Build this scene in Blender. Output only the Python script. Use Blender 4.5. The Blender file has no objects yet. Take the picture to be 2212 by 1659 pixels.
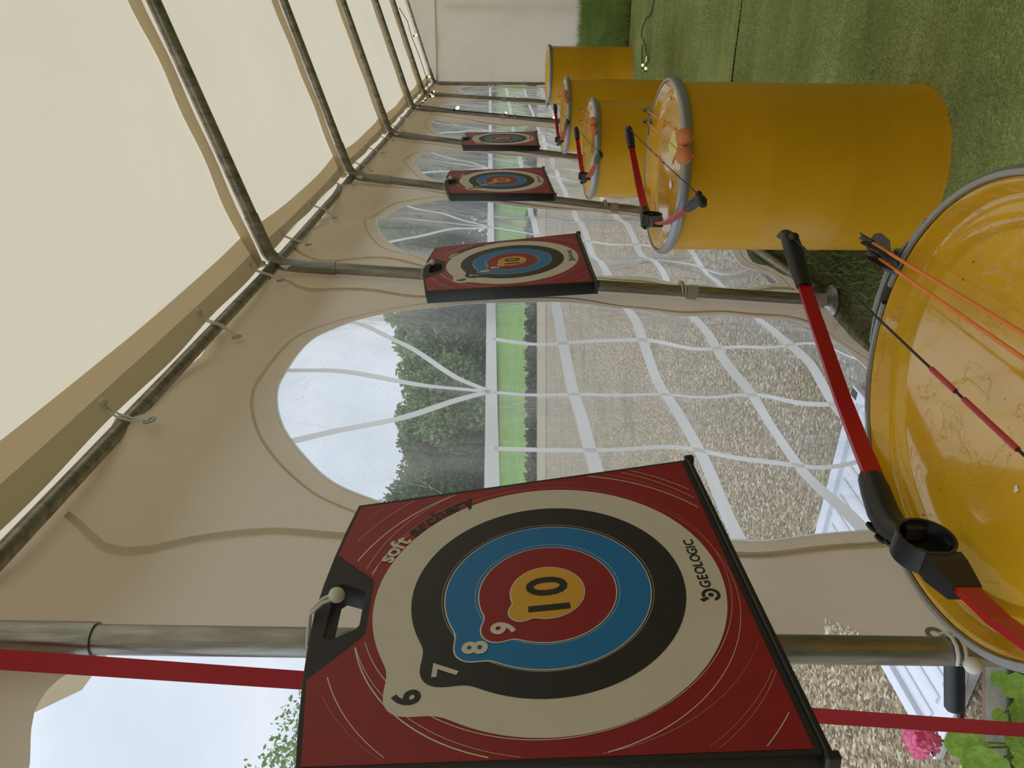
import bpy, bmesh, math, random
import numpy as np
from mathutils import Vector, Matrix, noise

random.seed(7); rng = np.random.default_rng(7)
S = bpy.context.scene; COL = S.collection; PI = math.pi

# ------------------------------------------------------------------ camera, sky, exposure
F_PX, YAW, PIT = 1650.0, math.atan(784.5/1650.0), math.atan(48/1650.0)
fw = Vector((-math.sin(YAW)*math.cos(PIT), math.cos(YAW)*math.cos(PIT), -math.sin(PIT)))
rt = Vector((math.cos(YAW), math.sin(YAW), 0)); up = rt.cross(fw)
cam_d = bpy.data.cameras.new('camera'); cam = bpy.data.objects.new('camera', cam_d); COL.objects.link(cam)
cam_d.sensor_width = 36; cam_d.lens = 36*F_PX/2212; cam_d.clip_start = .02; cam_d.clip_end = 500
M = Matrix((-up, rt, -fw)).transposed().to_4x4(); M.translation = (0, 0, 1.5)
cam.matrix_world = M; S.camera = cam          # the phone was held sideways: the picture is turned a quarter

S.view_settings.view_transform = 'Standard'; S.view_settings.look = 'None'
S.view_settings.gamma = 1; S.view_settings.use_curve_mapping = False; S.view_settings.exposure = 0.0
S.cycles.max_bounces = 10; S.cycles.transparent_max_bounces = 24; S.cycles.diffuse_bounces = 5

W = bpy.data.worlds.new('sky'); S.world = W; W.use_nodes = True
wn, wl = W.node_tree.nodes, W.node_tree.links; wn.clear()
tc = wn.new('ShaderNodeTexCoord'); mp = wn.new('ShaderNodeMapping'); mp.inputs['Scale'].default_value = (1, 1, 2.2)
nz = wn.new('ShaderNodeTexNoise'); nz.inputs['Scale'].default_value = 2.3; nz.inputs['Detail'].default_value = 5; nz.inputs['Roughness'].default_value = .5
cr = wn.new('ShaderNodeValToRGB')
cr.color_ramp.elements[0].position = .36; cr.color_ramp.elements[0].color = (.68, .77, .90, 1)
cr.color_ramp.elements[1].position = .66; cr.color_ramp.elements[1].color = (.87, .92, .98, 1)
# an overcast sky is brighter towards the zenith than near the horizon
sx = wn.new('ShaderNodeSeparateXYZ'); mr = wn.new('ShaderNodeMapRange'); wl.new(tc.outputs['Generated'], sx.inputs[0]); wl.new(sx.outputs['Z'], mr.inputs['Value'])
mr.inputs['From Min'].default_value = .45; mr.inputs['From Max'].default_value = 1.0; mr.inputs['To Min'].default_value = 1.0; mr.inputs['To Max'].default_value = 2.3
bg = wn.new('ShaderNodeBackground'); wl.new(mr.outputs[0], bg.inputs['Strength']); wo = wn.new('ShaderNodeOutputWorld')
for a, b in ((tc.outputs['Generated'], mp.inputs[0]), (mp.outputs[0], nz.inputs['Vector']), (nz.outputs['Fac'], cr.inputs[0]), (cr.outputs[0], bg.inputs[0]), (bg.outputs[0], wo.inputs[0])):
    wl.new(a, b)

# ------------------------------------------------------------------ materials
def srgb(r, g, b):
    f = lambda c: (c/255/12.92) if c/255 <= .04045 else ((c/255+.055)/1.055)**2.4
    return (f(r), f(g), f(b), 1)
MATS = {}
class NT:
    def __init__(s, name):
        s.m = bpy.data.materials.new(name); s.m.use_nodes = True; s.t = s.m.node_tree; s.t.nodes.clear(); MATS[name] = s.m
        s.out = s.n('ShaderNodeOutputMaterial')
    def n(s, k, **kw):
        q = s.t.nodes.new(k)
        for a, v in kw.items():
            if hasattr(q, a) and a not in q.inputs: setattr(q, a, v)
            else: q.inputs[a].default_value = v
        return q
    def l(s, a, b): s.t.links.new(a, b)
    def coord(s, scale=(1, 1, 1), rot=(0, 0, 0)):
        c = s.n('ShaderNodeTexCoord'); m = s.n('ShaderNodeMapping'); s.l(c.outputs['Object'], m.inputs[0])
        m.inputs['Scale'].default_value = scale; m.inputs['Rotation'].default_value = rot; return m.outputs[0]
    def noise(s, scale, detail=4, rough=.55, sc=(1, 1, 1), dist=0, rot=(0, 0, 0)):
        q = s.n('ShaderNodeTexNoise', Scale=scale, Detail=detail, Roughness=rough, Distortion=dist); s.l(s.coord(sc, rot), q.inputs['Vector']); return q.outputs['Fac']
    def ramp(s, src, *stops):
        r = s.n('ShaderNodeValToRGB'); s.l(src, r.inputs[0]); e = r.color_ramp.elements
        while len(e) < len(stops): e.new(.5)
        for i, (p, c) in enumerate(stops):
            e[i].position = p; e[i].color = c if len(c) == 4 else (*c, 1)
        return r.outputs[0]
    def bump(s, src, strength, dist=.01, prev=None):
        b = s.n('ShaderNodeBump', Strength=strength, Distance=dist); s.l(src, b.inputs['Height'])
        if prev: s.l(prev, b.inputs['Normal'])
        return b.outputs[0]
    def bsdf(s, **kw):
        p = s.n('ShaderNodeBsdfPrincipled')
        for a, v in kw.items(): p.inputs[a.replace('_', ' ')].default_value = v
        s.l(p.outputs[0], s.out.inputs[0]); return p
g1 = lambda v: (v, v, v, 1)

def plain(name, col, rough=.5, metal=0.0, bump=0, bscale=60, spec=.5, vary=0):
    t = NT(name); p = t.bsdf(Base_Color=col, Roughness=rough, Metallic=metal); p.inputs['Specular IOR Level'].default_value = spec
    if bump: t.l(t.bump(t.noise(bscale, 5), bump, .003), p.inputs['Normal'])
    if vary:
        c2 = tuple(x*(1-vary) for x in col[:3])+(1,)
        t.l(t.ramp(t.noise(9, 5), (.35, c2), (.65, col)), p.inputs['Base Color'])
    return t.m

def cloth(name, col, trans, rough=.5, gl=.05, stain=None, tcol=None):
    t = NT(name)
    n1 = t.noise(1.6, 4, .6, dist=.4)
    dark = tuple(x*.93 for x in col[:3])+(1,)
    c = t.ramp(n1, (.3, dark), (.7, col))
    tcl = tcol or col; td = tuple(x*.95 for x in tcl[:3])+(1,)
    c2 = t.ramp(t.noise(1.1, 4, .55), (.3, td), (.7, tcl))
    fine = t.noise(260, 2, .5, (1, 1, .25)); big = t.noise(3.0, 4, .6, dist=.8)
    b = t.bump(fine, .12, .001); b = t.bump(big, .5, .03, b)
    d = t.n('ShaderNodeBsdfDiffuse'); tr = t.n('ShaderNodeBsdfTranslucent'); g = t.n('ShaderNodeBsdfGlossy', Roughness=rough)
    t.l(c, d.inputs['Color']); t.l(c2, tr.inputs['Color'])
    for q in (d, tr, g): t.l(b, q.inputs['Normal'])
    m = t.n('ShaderNodeMixShader', Fac=trans); t.l(d.outputs[0], m.inputs[1]); t.l(tr.outputs[0], m.inputs[2])
    m2 = t.n('ShaderNodeMixShader', Fac=gl); t.l(m.outputs[0], m2.inputs[1]); t.l(g.outputs[0], m2.inputs[2])
    t.l(m2.outputs[0], t.out.inputs[0]); return t.m

def clearvinyl():
    t = NT('clear_vinyl')
    rip = t.noise(9, 3, .5, (1, 1, .16), dist=.5); b = t.bump(rip, .35, .01)
    b = t.bump(t.noise(2.2, 3, .5, (1, 1.4, .5), dist=.6), .55, .05, b)
    v = t.n('ShaderNodeTexVoronoi', Scale=75); t.l(t.coord(), v.inputs['Vector'])
    drops = t.ramp(v.outputs['Distance'], (.13, g1(1)), (.19, g1(0)))
    gate = t.ramp(t.noise(11, 3), (.44, g1(0)), (.60, g1(1)))
    mul = t.n('ShaderNodeMath', operation='MULTIPLY'); t.l(drops, mul.inputs[0]); t.l(gate, mul.inputs[1])
    b = t.bump(mul.outputs[0], .5, .002, b)
    tp = t.n('ShaderNodeBsdfTransparent', Color=(.93, .95, .96, 1))
    d = t.n('ShaderNodeBsdfDiffuse', Color=(.8, .82, .84, 1)); tl = t.n('ShaderNodeBsdfTranslucent', Color=(.85, .87, .9, 1))
    dm = t.n('ShaderNodeMixShader', Fac=.7); t.l(d.outputs[0], dm.inputs[1]); t.l(tl.outputs[0], dm.inputs[2])
    lw = t.n('ShaderNodeLayerWeight', Blend=.5); pw = t.n('ShaderNodeMath', operation='POWER'); pw.inputs[1].default_value = 3.1; t.l(lw.outputs['Facing'], pw.inputs[0])
    haze = t.n('ShaderNodeMapRange'); haze.inputs['From Min'].default_value = 0; haze.inputs['From Max'].default_value = 1
    haze.inputs['To Min'].default_value = .04; haze.inputs['To Max'].default_value = .82; t.l(pw.outputs[0], haze.inputs['Value'])
    add = t.n('ShaderNodeMath', operation='MAXIMUM'); t.l(haze.outputs[0], add.inputs[0])
    mm = t.n('ShaderNodeMath', operation='MULTIPLY'); mm.inputs[1].default_value = .8; t.l(mul.outputs[0], mm.inputs[0]); t.l(mm.outputs[0], add.inputs[1])
    ve = t.n('ShaderNodeTexVoronoi', feature='DISTANCE_TO_EDGE', Scale=1.1); cn = t.n('ShaderNodeTexNoise', Scale=2.5); t.l(t.coord(), cn.inputs['Vector'])
    va = t.n('ShaderNodeVectorMath', operation='ADD'); t.l(t.coord((.9, 1.2, .8)), va.inputs[0]); t.l(cn.outputs['Color'], va.inputs[1]); t.l(va.outputs[0], ve.inputs['Vector'])
    cl = t.ramp(ve.outputs['Distance'], (.0, g1(.55)), (.004, g1(0)))
    cg = t.n('ShaderNodeMath', operation='MULTIPLY'); t.l(cl, cg.inputs[0]); t.l(t.ramp(t.noise(2.1, 2), (.45, g1(0)), (.62, g1(1))), cg.inputs[1])
    a2 = t.n('ShaderNodeMath', operation='MAXIMUM'); t.l(add.outputs[0], a2.inputs[0]); t.l(cg.outputs[0], a2.inputs[1]); add = a2
    m1 = t.n('ShaderNodeMixShader'); t.l(add.outputs[0], m1.inputs[0]); t.l(tp.outputs[0], m1.inputs[1]); t.l(dm.outputs[0], m1.inputs[2])
    fr = t.n('ShaderNodeFresnel', IOR=1.28); t.l(b, fr.inputs['Normal'])
    gl = t.n('ShaderNodeBsdfGlossy', Roughness=.04); t.l(b, gl.inputs['Normal'])
    m2 = t.n('ShaderNodeMixShader'); t.l(fr.outputs[0], m2.inputs[0]); t.l(m1.outputs[0], m2.inputs[1]); t.l(gl.outputs[0], m2.inputs[2])
    t.l(m2.outputs[0], t.out.inputs[0]); return t.m

def steel():
    t = NT('galvanised_steel')
    n = t.noise(30, 6, .7, (1, 1, .12)); n2 = t.noise(6, 4, .6)
    c = t.ramp(n, (.3, (.16, .155, .14, 1)), (.55, (.36, .355, .33, 1)), (.75, (.52, .51, .48, 1)))
    p = t.bsdf(Metallic=.85, Roughness=.4); t.l(c, p.inputs['Base Color'])
    t.l(t.ramp(n2, (.3, g1(.28)), (.7, g1(.5))), p.inputs['Roughness']); t.l(t.bump(n, .15, .002), p.inputs['Normal']); return t.m

def drum_paint():
    t = NT('yellow_drum_paint')
    c = t.ramp(t.noise(3, 4), (.3, (.62, .31, .005, 1)), (.7, (.70, .37, .008, 1)))
    v = t.n('ShaderNodeTexVoronoi', Scale=26); t.l(t.coord(), v.inputs['Vector'])
    sp = t.ramp(v.outputs['Distance'], (.035, g1(1)), (.055, g1(0))); gate = t.ramp(t.noise(7, 3), (.52, g1(0)), (.56, g1(1)))
    mul = t.n('ShaderNodeMath', operation='MULTIPLY'); t.l(sp, mul.inputs[0]); t.l(gate, mul.inputs[1])
    mx = t.n('ShaderNodeMix', data_type='RGBA'); t.l(mul.outputs[0], mx.inputs['Factor']); t.l(c, mx.inputs['A']); mx.inputs['B'].default_value = (.12, .05, .01, 1)
    p = t.bsdf(Roughness=.32); p.inputs['Coat Weight'].default_value = .15; p.inputs['Coat Roughness'].default_value = .15; p.inputs['Specular IOR Level'].default_value = .35
    t.l(mx.outputs['Result'], p.inputs['Base Color']); t.l(t.bump(t.noise(3.2, 3), .25, .02), p.inputs['Normal']); return t.m

def lid_paint():
    t = NT('yellow_lid_paint')
    c = t.ramp(t.noise(8, 5), (.3, (.64, .36, .012, 1)), (.7, (.76, .45, .02, 1)))
    v = t.n('ShaderNodeTexVoronoi', Scale=34); t.l(t.coord(), v.inputs['Vector'])
    sp = t.ramp(v.outputs['Distance'], (.05, g1(1)), (.08, g1(0))); gate = t.ramp(t.noise(11, 3), (.50, g1(0)), (.55, g1(1)))
    mul = t.n('ShaderNodeMath', operation='MULTIPLY'); t.l(sp, mul.inputs[0]); t.l(gate, mul.inputs[1])
    mx = t.n('ShaderNodeMix', data_type='RGBA'); t.l(mul.outputs[0], mx.inputs['Factor']); t.l(c, mx.inputs['A']); mx.inputs['B'].default_value = (.16, .07, .01, 1)
    wet = t.ramp(t.noise(9, 6, .62, dist=1.2), (.54, g1(0)), (.56, g1(1)))
    p = t.bsdf(Roughness=.14); p.inputs['Coat Weight'].default_value = .7; p.inputs['Coat Roughness'].default_value = .05
    b = t.bump(wet, .45, .003); b = t.bump(t.noise(120, 3), .05, .002, b)
    t.l(mx.outputs['Result'], p.inputs['Base Color']); t.l(b, p.inputs['Normal']); return t.m

def turf(name, a, b_, c_, scale=90):
    t = NT(name)
    n = t.noise(scale, 5, .75); big = t.noise(1.3, 4, .6, (1, 1, 1)); band = t.noise(3, 3, .5, (.25, 4, 1))
    m = t.n('ShaderNodeMath', operation='MULTIPLY_ADD'); t.l(big, m.inputs[0]); m.inputs[1].default_value = .55; t.l(n, m.inputs[2])
    m2 = t.n('ShaderNodeMath', operation='MULTIPLY_ADD'); t.l(band, m2.inputs[0]); m2.inputs[1].default_value = .25; t.l(m.outputs[0], m2.inputs[2])
    c = t.ramp(m2.outputs[0], (.65, a), (.9, b_), (1.0, c_))
    p = t.bsdf(Roughness=.9); p.inputs['Specular IOR Level'].default_value = .15; t.l(c, p.inputs['Base Color']); t.l(t.bump(n, .8, .008), p.inputs['Normal']); return t.m

def gravel():
    t = NT('gravel')
    v = t.n('ShaderNodeTexVoronoi', Scale=70); t.l(t.coord(), v.inputs['Vector'])
    v2 = t.n('ShaderNodeTexVoronoi', Scale=28); t.l(t.coord(), v2.inputs['Vector'])
    sep = t.n('ShaderNodeSeparateColor'); t.l(v.outputs['Color'], sep.inputs[0])
    c = t.ramp(sep.outputs[0], (0, srgb(90, 75, 55)), (.4, srgb(144, 126, 98)), (.8, srgb(176, 159, 130)), (1, srgb(212, 202, 180)))
    g = t.ramp(t.noise(1.1, 5, .65), (.53, g1(0)), (.68, g1(.6)))
    mx = t.n('ShaderNodeMix', data_type='RGBA'); t.l(g, mx.inputs['Factor']); t.l(c, mx.inputs['A']); mx.inputs['B'].default_value = srgb(104, 106, 62)
    p = t.bsdf(Roughness=.9); t.l(mx.outputs['Result'], p.inputs['Base Color'])
    b = t.bump(v.outputs['Distance'], .7, .012); t.l(b, p.inputs['Normal']); return t.m

def foliage(name, a, b_):
    t = NT(name); c = t.ramp(t.noise(2.5, 5, .7), (.35, a), (.65, b_))
    d = t.n('ShaderNodeBsdfDiffuse'); tr = t.n('ShaderNodeBsdfTranslucent'); t.l(c, d.inputs[0]); t.l(c, tr.inputs[0])
    m = t.n('ShaderNodeMixShader', Fac=.35); t.l(d.outputs[0], m.inputs[1]); t.l(tr.outputs[0], m.inputs[2]); t.l(m.outputs[0], t.out.inputs[0]); return t.m

ROOF = cloth('roof_cloth', (.70, .61, .45, 1), .52, tcol=(.99, .86, .63, 1))
WALLM = cloth('wall_cloth', (.69, .595, .46, 1), .40, gl=.06, tcol=(.74, .635, .495, 1))
DOUBLE = cloth('double_cloth', (.56, .48, .35, 1), .26, tcol=(.66, .54, .38, 1))
HEM = cloth('hem_cloth', (.66, .57, .43, 1), .42, tcol=(.90, .74, .53, 1))
ENDM = cloth('end_cloth', (.68, .61, .51, 1), .50, tcol=(.98, .87, .71, 1))
VINYL = clearvinyl()
WHITE_TAPE = cloth('white_vinyl_tape', (.90, .90, .90, 1), .75, gl=.04, tcol=(.97, .97, .97, 1))
STEEL = steel(); DRUM = drum_paint(); LID = lid_paint()
RING = plain('grey_clamp_steel', (.34, .36, .37, 1), .38, .6, .25, 40)
BLACK = plain('black_plastic', (.014, .014, .015, 1), .42, bump=.1, bscale=200)
FOAM = plain('black_foam', (.018, .017, .016, 1), .6, bump=.25, bscale=90)
REDPRINT = plain('red_print', (.27, .010, .012, 1), .5)
CREAM = plain('cream_print', (.66, .62, .53, 1), .5, vary=.05)
INK = plain('black_print', (.016, .015, .014, 1), .5)
BLUE = plain('blue_print', (.006, .17, .45, 1), .5)
YEL = plain('yellow_print', (.66, .36, .03, 1), .5)
REDLIMB = plain('red_limb', (.42, .004, .010, 1), .3)
ORANGE = plain('orange_shaft', (.80, .22, .02, 1), .35)
BALLM = plain('orange_foam_ball', (.72, .24, .085, 1), .8, bump=.4, bscale=60, vary=.25)
CORD = plain('black_cord', (.012, .011, .011, 1), .6)
STRAP = plain('red_webbing', (.58, .035, .05, 1), .75, bump=.6, bscale=350)
BUNGEE = plain('white_bungee', (.66, .64, .58, 1), .5)
BULBCAP = plain('dark_socket', (.01, .012, .011, 1), .4)
def emit(name, col, s):
    t = NT(name); e = t.n('ShaderNodeEmission', Color=col, Strength=s); t.l(e.outputs[0], t.out.inputs[0]); return t.m
BULB = emit('warm_bulb_glass', (1, .72, .30, 1), 2.2)
DARKWALL = cloth('dimming_wall_cloth', (.26, .21, .15, 1), .10, tcol=(.3, .24, .16, 1))  # right wall's cloth, out of view, made dark to dim the drums' inner side
TURF = turf('turf_carpet', srgb(112, 120, 68), srgb(144, 156, 94), srgb(170, 182, 124))
GRASS = foliage('grass_blades', srgb(108, 136, 70), srgb(156, 178, 108))
TURFB = foliage('turf_fibres', srgb(138, 154, 92), srgb(172, 184, 128))
SOIL = turf('soil_and_moss', srgb(40, 36, 20), srgb(64, 64, 34), srgb(90, 88, 60), 50)
GRAVEL = gravel()
STONE = plain('pebble_stone', srgb(168, 153, 126), .85, vary=.4)
FIELD = turf('field_grass', srgb(100, 128, 64), srgb(116, 146, 76), srgb(134, 160, 92), 8)
PATHM = plain('dirt_path', srgb(166, 150, 124), .95, vary=.15)
HEDGE = foliage('dry_hedge', srgb(90, 84, 70), srgb(126, 118, 92))
LEAF1 = foliage('tree_leaves_dark', srgb(84, 104, 66), srgb(128, 146, 96))
LEAF2 = foliage('tree_leaves_grey', srgb(96, 110, 84), srgb(138, 150, 112))
LEAF3 = foliage('tree_leaves_light', srgb(120, 142, 94), srgb(168, 184, 132))
BARK = plain('bark', (.09, .07, .05, 1), .9, bump=.6, bscale=20)
GER = foliage('geranium_leaf', srgb(118, 152, 62), srgb(160, 190, 92))
PINK = foliage('pink_petals', srgb(238, 84, 138), srgb(252, 178, 208))
CONC = plain('weathered_concrete', srgb(128, 124, 104), .9, bump=.9, bscale=30, vary=.5)
WOOD = plain('weathered_board', srgb(120, 96, 80), .8, bump=.5, bscale=50, vary=.45)
WPVC = plain('white_plastic', (.72, .75, .82, 1), .3)
BROWN = plain('brown_leather', (.10, .055, .03, 1), .4, bump=.2)
PALE = plain('pale_sticker', (.78, .72, .20, 1), .35)
WSTICK = plain('white_sticker', (.8, .8, .78, 1), .4)

# ------------------------------------------------------------------ object helpers
def link(name, me, parent=None, loc=None):
    o = bpy.data.objects.new(name, me); COL.objects.link(o)
    if parent: o.parent = parent
    if loc is not None: o.location = loc
    return o
def mesh(name, vs, fs, mat, parent=None, smooth=False, loc=None):
    me = bpy.data.meshes.new(name); me.from_pydata([tuple(v) for v in vs], [], fs); me.update()
    me.materials.append(mat)
    if smooth: me.polygons.foreach_set('use_smooth', [True]*len(me.polygons))
    return link(name, me, parent, loc)
def empty(name, loc=(0, 0, 0), mat=None):
    o = bpy.data.objects.new(name, None); COL.objects.link(o); o.empty_display_size = .1
    if mat is not None: o.matrix_world = mat
    else: o.location = loc
    return o
def tag(o, label, cat, group=None):
    o['label'] = label; o['category'] = cat
    if group: o['group'] = group
    return o
def struct(o, label=None):
    o['kind'] = 'structure'
    if label: o['label'] = label
    return o
def dup(root, mat=None, loc=None):
    r = root.copy(); COL.objects.link(r)
    if mat is not None: r.matrix_world = mat
    if loc is not None: r.location = loc
    for ch in list(root.children):
        c = ch.copy(); COL.objects.link(c); c.parent = r
        for g in ch.children:
            d = g.copy(); COL.objects.link(d); d.parent = c
    return r
class G:
    """collects several primitives of ONE part into one mesh"""
    def __init__(s): s.v, s.f = [], []
    def add(s, vs, fs):
        n = len(s.v); s.v += [tuple(v) for v in vs]; s.f += [tuple(i+n for i in f) for f in fs]; return s
    def tube(s, pts, r, n=10, cap=True, up_=None, flat=None):
        pts = [Vector(p) for p in pts]; rs = r if isinstance(r, (list, tuple)) else [r]*len(pts)
        T = [(pts[min(i+1, len(pts)-1)]-pts[max(i-1, 0)]).normalized() for i in range(len(pts))]
        a = Vector(up_) if up_ else (Vector((0, 0, 1)) if abs(T[0].z) < .9 else Vector((1, 0, 0)))
        vs = []
        for i, p in enumerate(pts):
            b = T[i].cross(a).normalized(); a2 = b.cross(T[i]).normalized()
            if not up_: a = a2
            fa, fb = flat if flat else (1, 1)
            for k in range(n):
                t = 2*PI*(k+.5)/n; vs.append(p+(a2*math.sin(t)*fa+b*math.cos(t)*fb)*rs[i])
        fs = [(i*n+k, i*n+(k+1) % n, (i+1)*n+(k+1) % n, (i+1)*n+k) for i in range(len(pts)-1) for k in range(n)]
        if cap: fs += [tuple(range(n))[::-1], tuple(range((len(pts)-1)*n, len(pts)*n))]
        return s.add(vs, fs)
    def box(s, c, d, rot=None):
        R = rot or Matrix.Identity(3); c = Vector(c)
        vs = [c+R @ Vector((x*d[0]/2, y*d[1]/2, z*d[2]/2)) for x in (-1, 1) for y in (-1, 1) for z in (-1, 1)]
        return s.add(vs, [(0, 1, 3, 2), (4, 6, 7, 5), (0, 4, 5, 1), (2, 3, 7, 6), (0, 2, 6, 4), (1, 5, 7, 3)])
    def lathe(s, prof, n=48, c=(0, 0, 0), a0=0, a1=2*PI, R=None):
        full = abs(a1-a0-2*PI) < 1e-6; m = n if full else n+1; vs = []; cc = Vector(c)
        for i in range(m):
            t = a0+(a1-a0)*i/n
            for r, z in prof:
                q = Vector((r*math.cos(t), r*math.sin(t), z)); vs.append(cc+(R @ q if R else q))
        k = len(prof); fs = []
        for i in range(n):
            j = (i+1) % m
            for q in range(k-1): fs.append((i*k+q, j*k+q, j*k+q+1, i*k+q+1))
        return s.add(vs, fs)
    def sphere(s, c, r, n=14, sc=(1, 1, 1)):
        prof = [(max(1e-5, r*math.cos(PI*(i/(n//2)-.5))), r*math.sin(PI*(i/(n//2)-.5))) for i in range(n//2+1)]
        b = len(s.v); s.lathe(prof, n)
        for i in range(b, len(s.v)):
            x, y, z = s.v[i]; s.v[i] = (x*sc[0]+c[0], y*sc[1]+c[1], z*sc[2]+c[2])
        return s
    def build(s, name, mat, parent=None, smooth=True, loc=None, bevel=0):
        o = mesh(name, s.v, s.f, mat, parent, smooth, loc)
        if smooth:
            try: o.data.set_sharp_from_angle(angle=math.radians(40))
            except Exception: pass
        if bevel:
            m = o.modifiers.new('b', 'BEVEL'); m.width = bevel; m.segments = 2; m.limit_method = 'ANGLE'
        return o
def poly(name, outlines, z0, z1, mat, parent=None, bevel=0):
    """flat sheet or slab with holes from 2D outlines, between z0 and z1"""
    cu = bpy.data.curves.new(name, 'CURVE'); cu.dimensions = '2D'; cu.fill_mode = 'BOTH'
    for ol in outlines:
        sp = cu.splines.new('POLY'); sp.points.add(len(ol)-1); sp.use_cyclic_u = True
        for i, (x, y) in enumerate(ol): sp.points[i].co = (x, y, 0, 1)
    cu.extrude = max((z1-z0)/2-bevel, 0); cu.bevel_depth = bevel; cu.bevel_resolution = 1; cu.offset = -bevel
    o = bpy.data.objects.new(name, cu); COL.objects.link(o)
    me = bpy.data.meshes.new_from_object(o.evaluated_get(bpy.context.evaluated_depsgraph_get()))
    bpy.data.objects.remove(o); bpy.data.curves.remove(cu)
    for v in me.vertices: v.co.z += (z0+z1)/2
    me.materials.clear(); me.materials.append(mat); me.name = name
    return link(name, me, parent)
def glyph(ch, size, bold):
    cu = bpy.data.curves.new('g', 'FONT'); cu.body = ch; cu.size = size; cu.offset = bold*size; cu.resolution_u = 4
    o = bpy.data.objects.new('g', cu); COL.objects.link(o)
    me = bpy.data.meshes.new_from_object(o.evaluated_get(bpy.context.evaluated_depsgraph_get()))
    bpy.data.objects.remove(o); bpy.data.curves.remove(cu)
    vs = [v.co.copy() for v in me.vertices]; fs = [tuple(p.vertices) for p in me.polygons]; bpy.data.meshes.remove(me)
    return vs, fs

# ------------------------------------------------------------------ tent geometry
LEG = [(-3.35, -.93, -1.0), (-1.2, -.93, -1.0), (0.976, -.925, -.999), (3.141, -.94, -1.09), (5.157, -.94, -1.20), (7.249, -.94, -1.20), (9.55, -.94, -1.13), (11.45, -.94, -1.06), (13.55, -.94, -.93)]
NODEZ = [2.45, 2.45, 2.447, 2.41, 2.41, 2.40, 2.41, 2.42, 2.42]
RIDGE_X, PITCH = 1.06, .315
def legx(k, z): y, a, b = LEG[k]; return b+(a-b)*z/2.35
LY = [l[0] for l in LEG]
def wall_base(y, z): return float(np.interp(y, LY, [legx(k, z) for k in range(len(LEG))]))-.035
TIES = []
for k in range(1, len(LEG)-1):
    a, b = LY[k], LY[k+1]
    TIES += [a+(b-a)*t for t in ((.36, .67, .93) if k == 2 else (.18, .5, .82))]
def wall_disp(y, z):
    k = min(range(len(LY)), key=lambda i: abs(LY[i]-y)); e = min(1, abs(LY[k]-y)/.25)
    d = .060*(noise.noise(Vector((y*1.6, z*1.1, 3.1))))+.012*noise.noise(Vector((y*4.2, z*2.6, 9)))+.028*noise.noise(Vector((y*2.2+z*2.6, z*.4, 5)))
    d += (-.024*math.sin((z+.3*math.sin(y*3))*9+y*2)+.010*math.sin(z*21+y*3))*max(0, 1-z/1.4)
    f = 0
    for ty in TIES:
        q = y-ty
        if abs(q) < .5: f += .030*math.exp(-(q/(.05+.16*max(0, 2.4-z)))**2)*math.exp(-max(0, 2.4-z)/.16)
    return (d-.01)*e+f
def wall_pt(y, z, off=0):
    zz = z+max(0, (z-1.95)/.445)*(float(np.interp(y, LY, NODEZ))+.022-2.395) if z < 2.40 else z
    return Vector((wall_base(y, z)+wall_disp(y, z)+off, y, zz))

floor = struct(mesh('floor', [(-1.25, -3.4, -.004), (3.2, -3.4, -.004), (3.2, 13.7, -.004), (-1.25, 13.7, -.004)], [(0, 1, 2, 3)], SOIL))

# windows in the wall: centre y, half width, base z
WIN = [(2, 2.15, .78), (3, 4.23, .81), (4, 6.28, .80), (5, 8.45, .82), (6, 10.55, .78), (7, 12.6, .78)]
WB, WT, WARC = .14, 1.50, .605
def win_outline(yc, hw, ang):
    dy, dz = math.cos(ang), math.sin(ang); oz = 1.1
    best = 9
    if dy: 
        t = hw/abs(dy); z = oz+dz*t
        if WB <= z <= WT: best = min(best, t)
    if dz < 0:
        t = (WB-oz)/dz
        if abs(dy*t) <= hw: best = min(best, t)
    if dz > 0:
        A = (dy/hw)**2+(dz/WARC)**2; B = 2*(oz-WT)*dz/WARC**2; Cc = ((oz-WT)/WARC)**2-1
        t = (-B+math.sqrt(B*B-4*A*Cc))/(2*A)
        if oz+dz*t >= WT-1e-6: best = min(best, t)
    return best
def rect_r(yc, y0, y1, z0, z1, ang):
    dy, dz = math.cos(ang), math.sin(ang); t = 9
    if dy > 1e-9: t = min(t, (y1-yc)/dy)
    if dy < -1e-9: t = min(t, (y0-yc)/dy)
    if dz > 1e-9: t = min(t, (z1-1.1)/dz)
    if dz < -1e-9: t = min(t, (z0-1.1)/dz)
    return t
def edge_shape(k, y, z):
    """free edges of a wall sheet: wavy foot, and a bulge away from the near leg"""
    if z < .06: z = .02+.025*noise.noise(Vector((y*3, k, 0)))
    if k == 2: y += .125*math.exp(-((z-.855)/.04)**2)*max(0, 1-(y-LY[2])/.30)
    return y, z
wall_g = G(); wi = 0
ZTOP = 2.395
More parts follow.
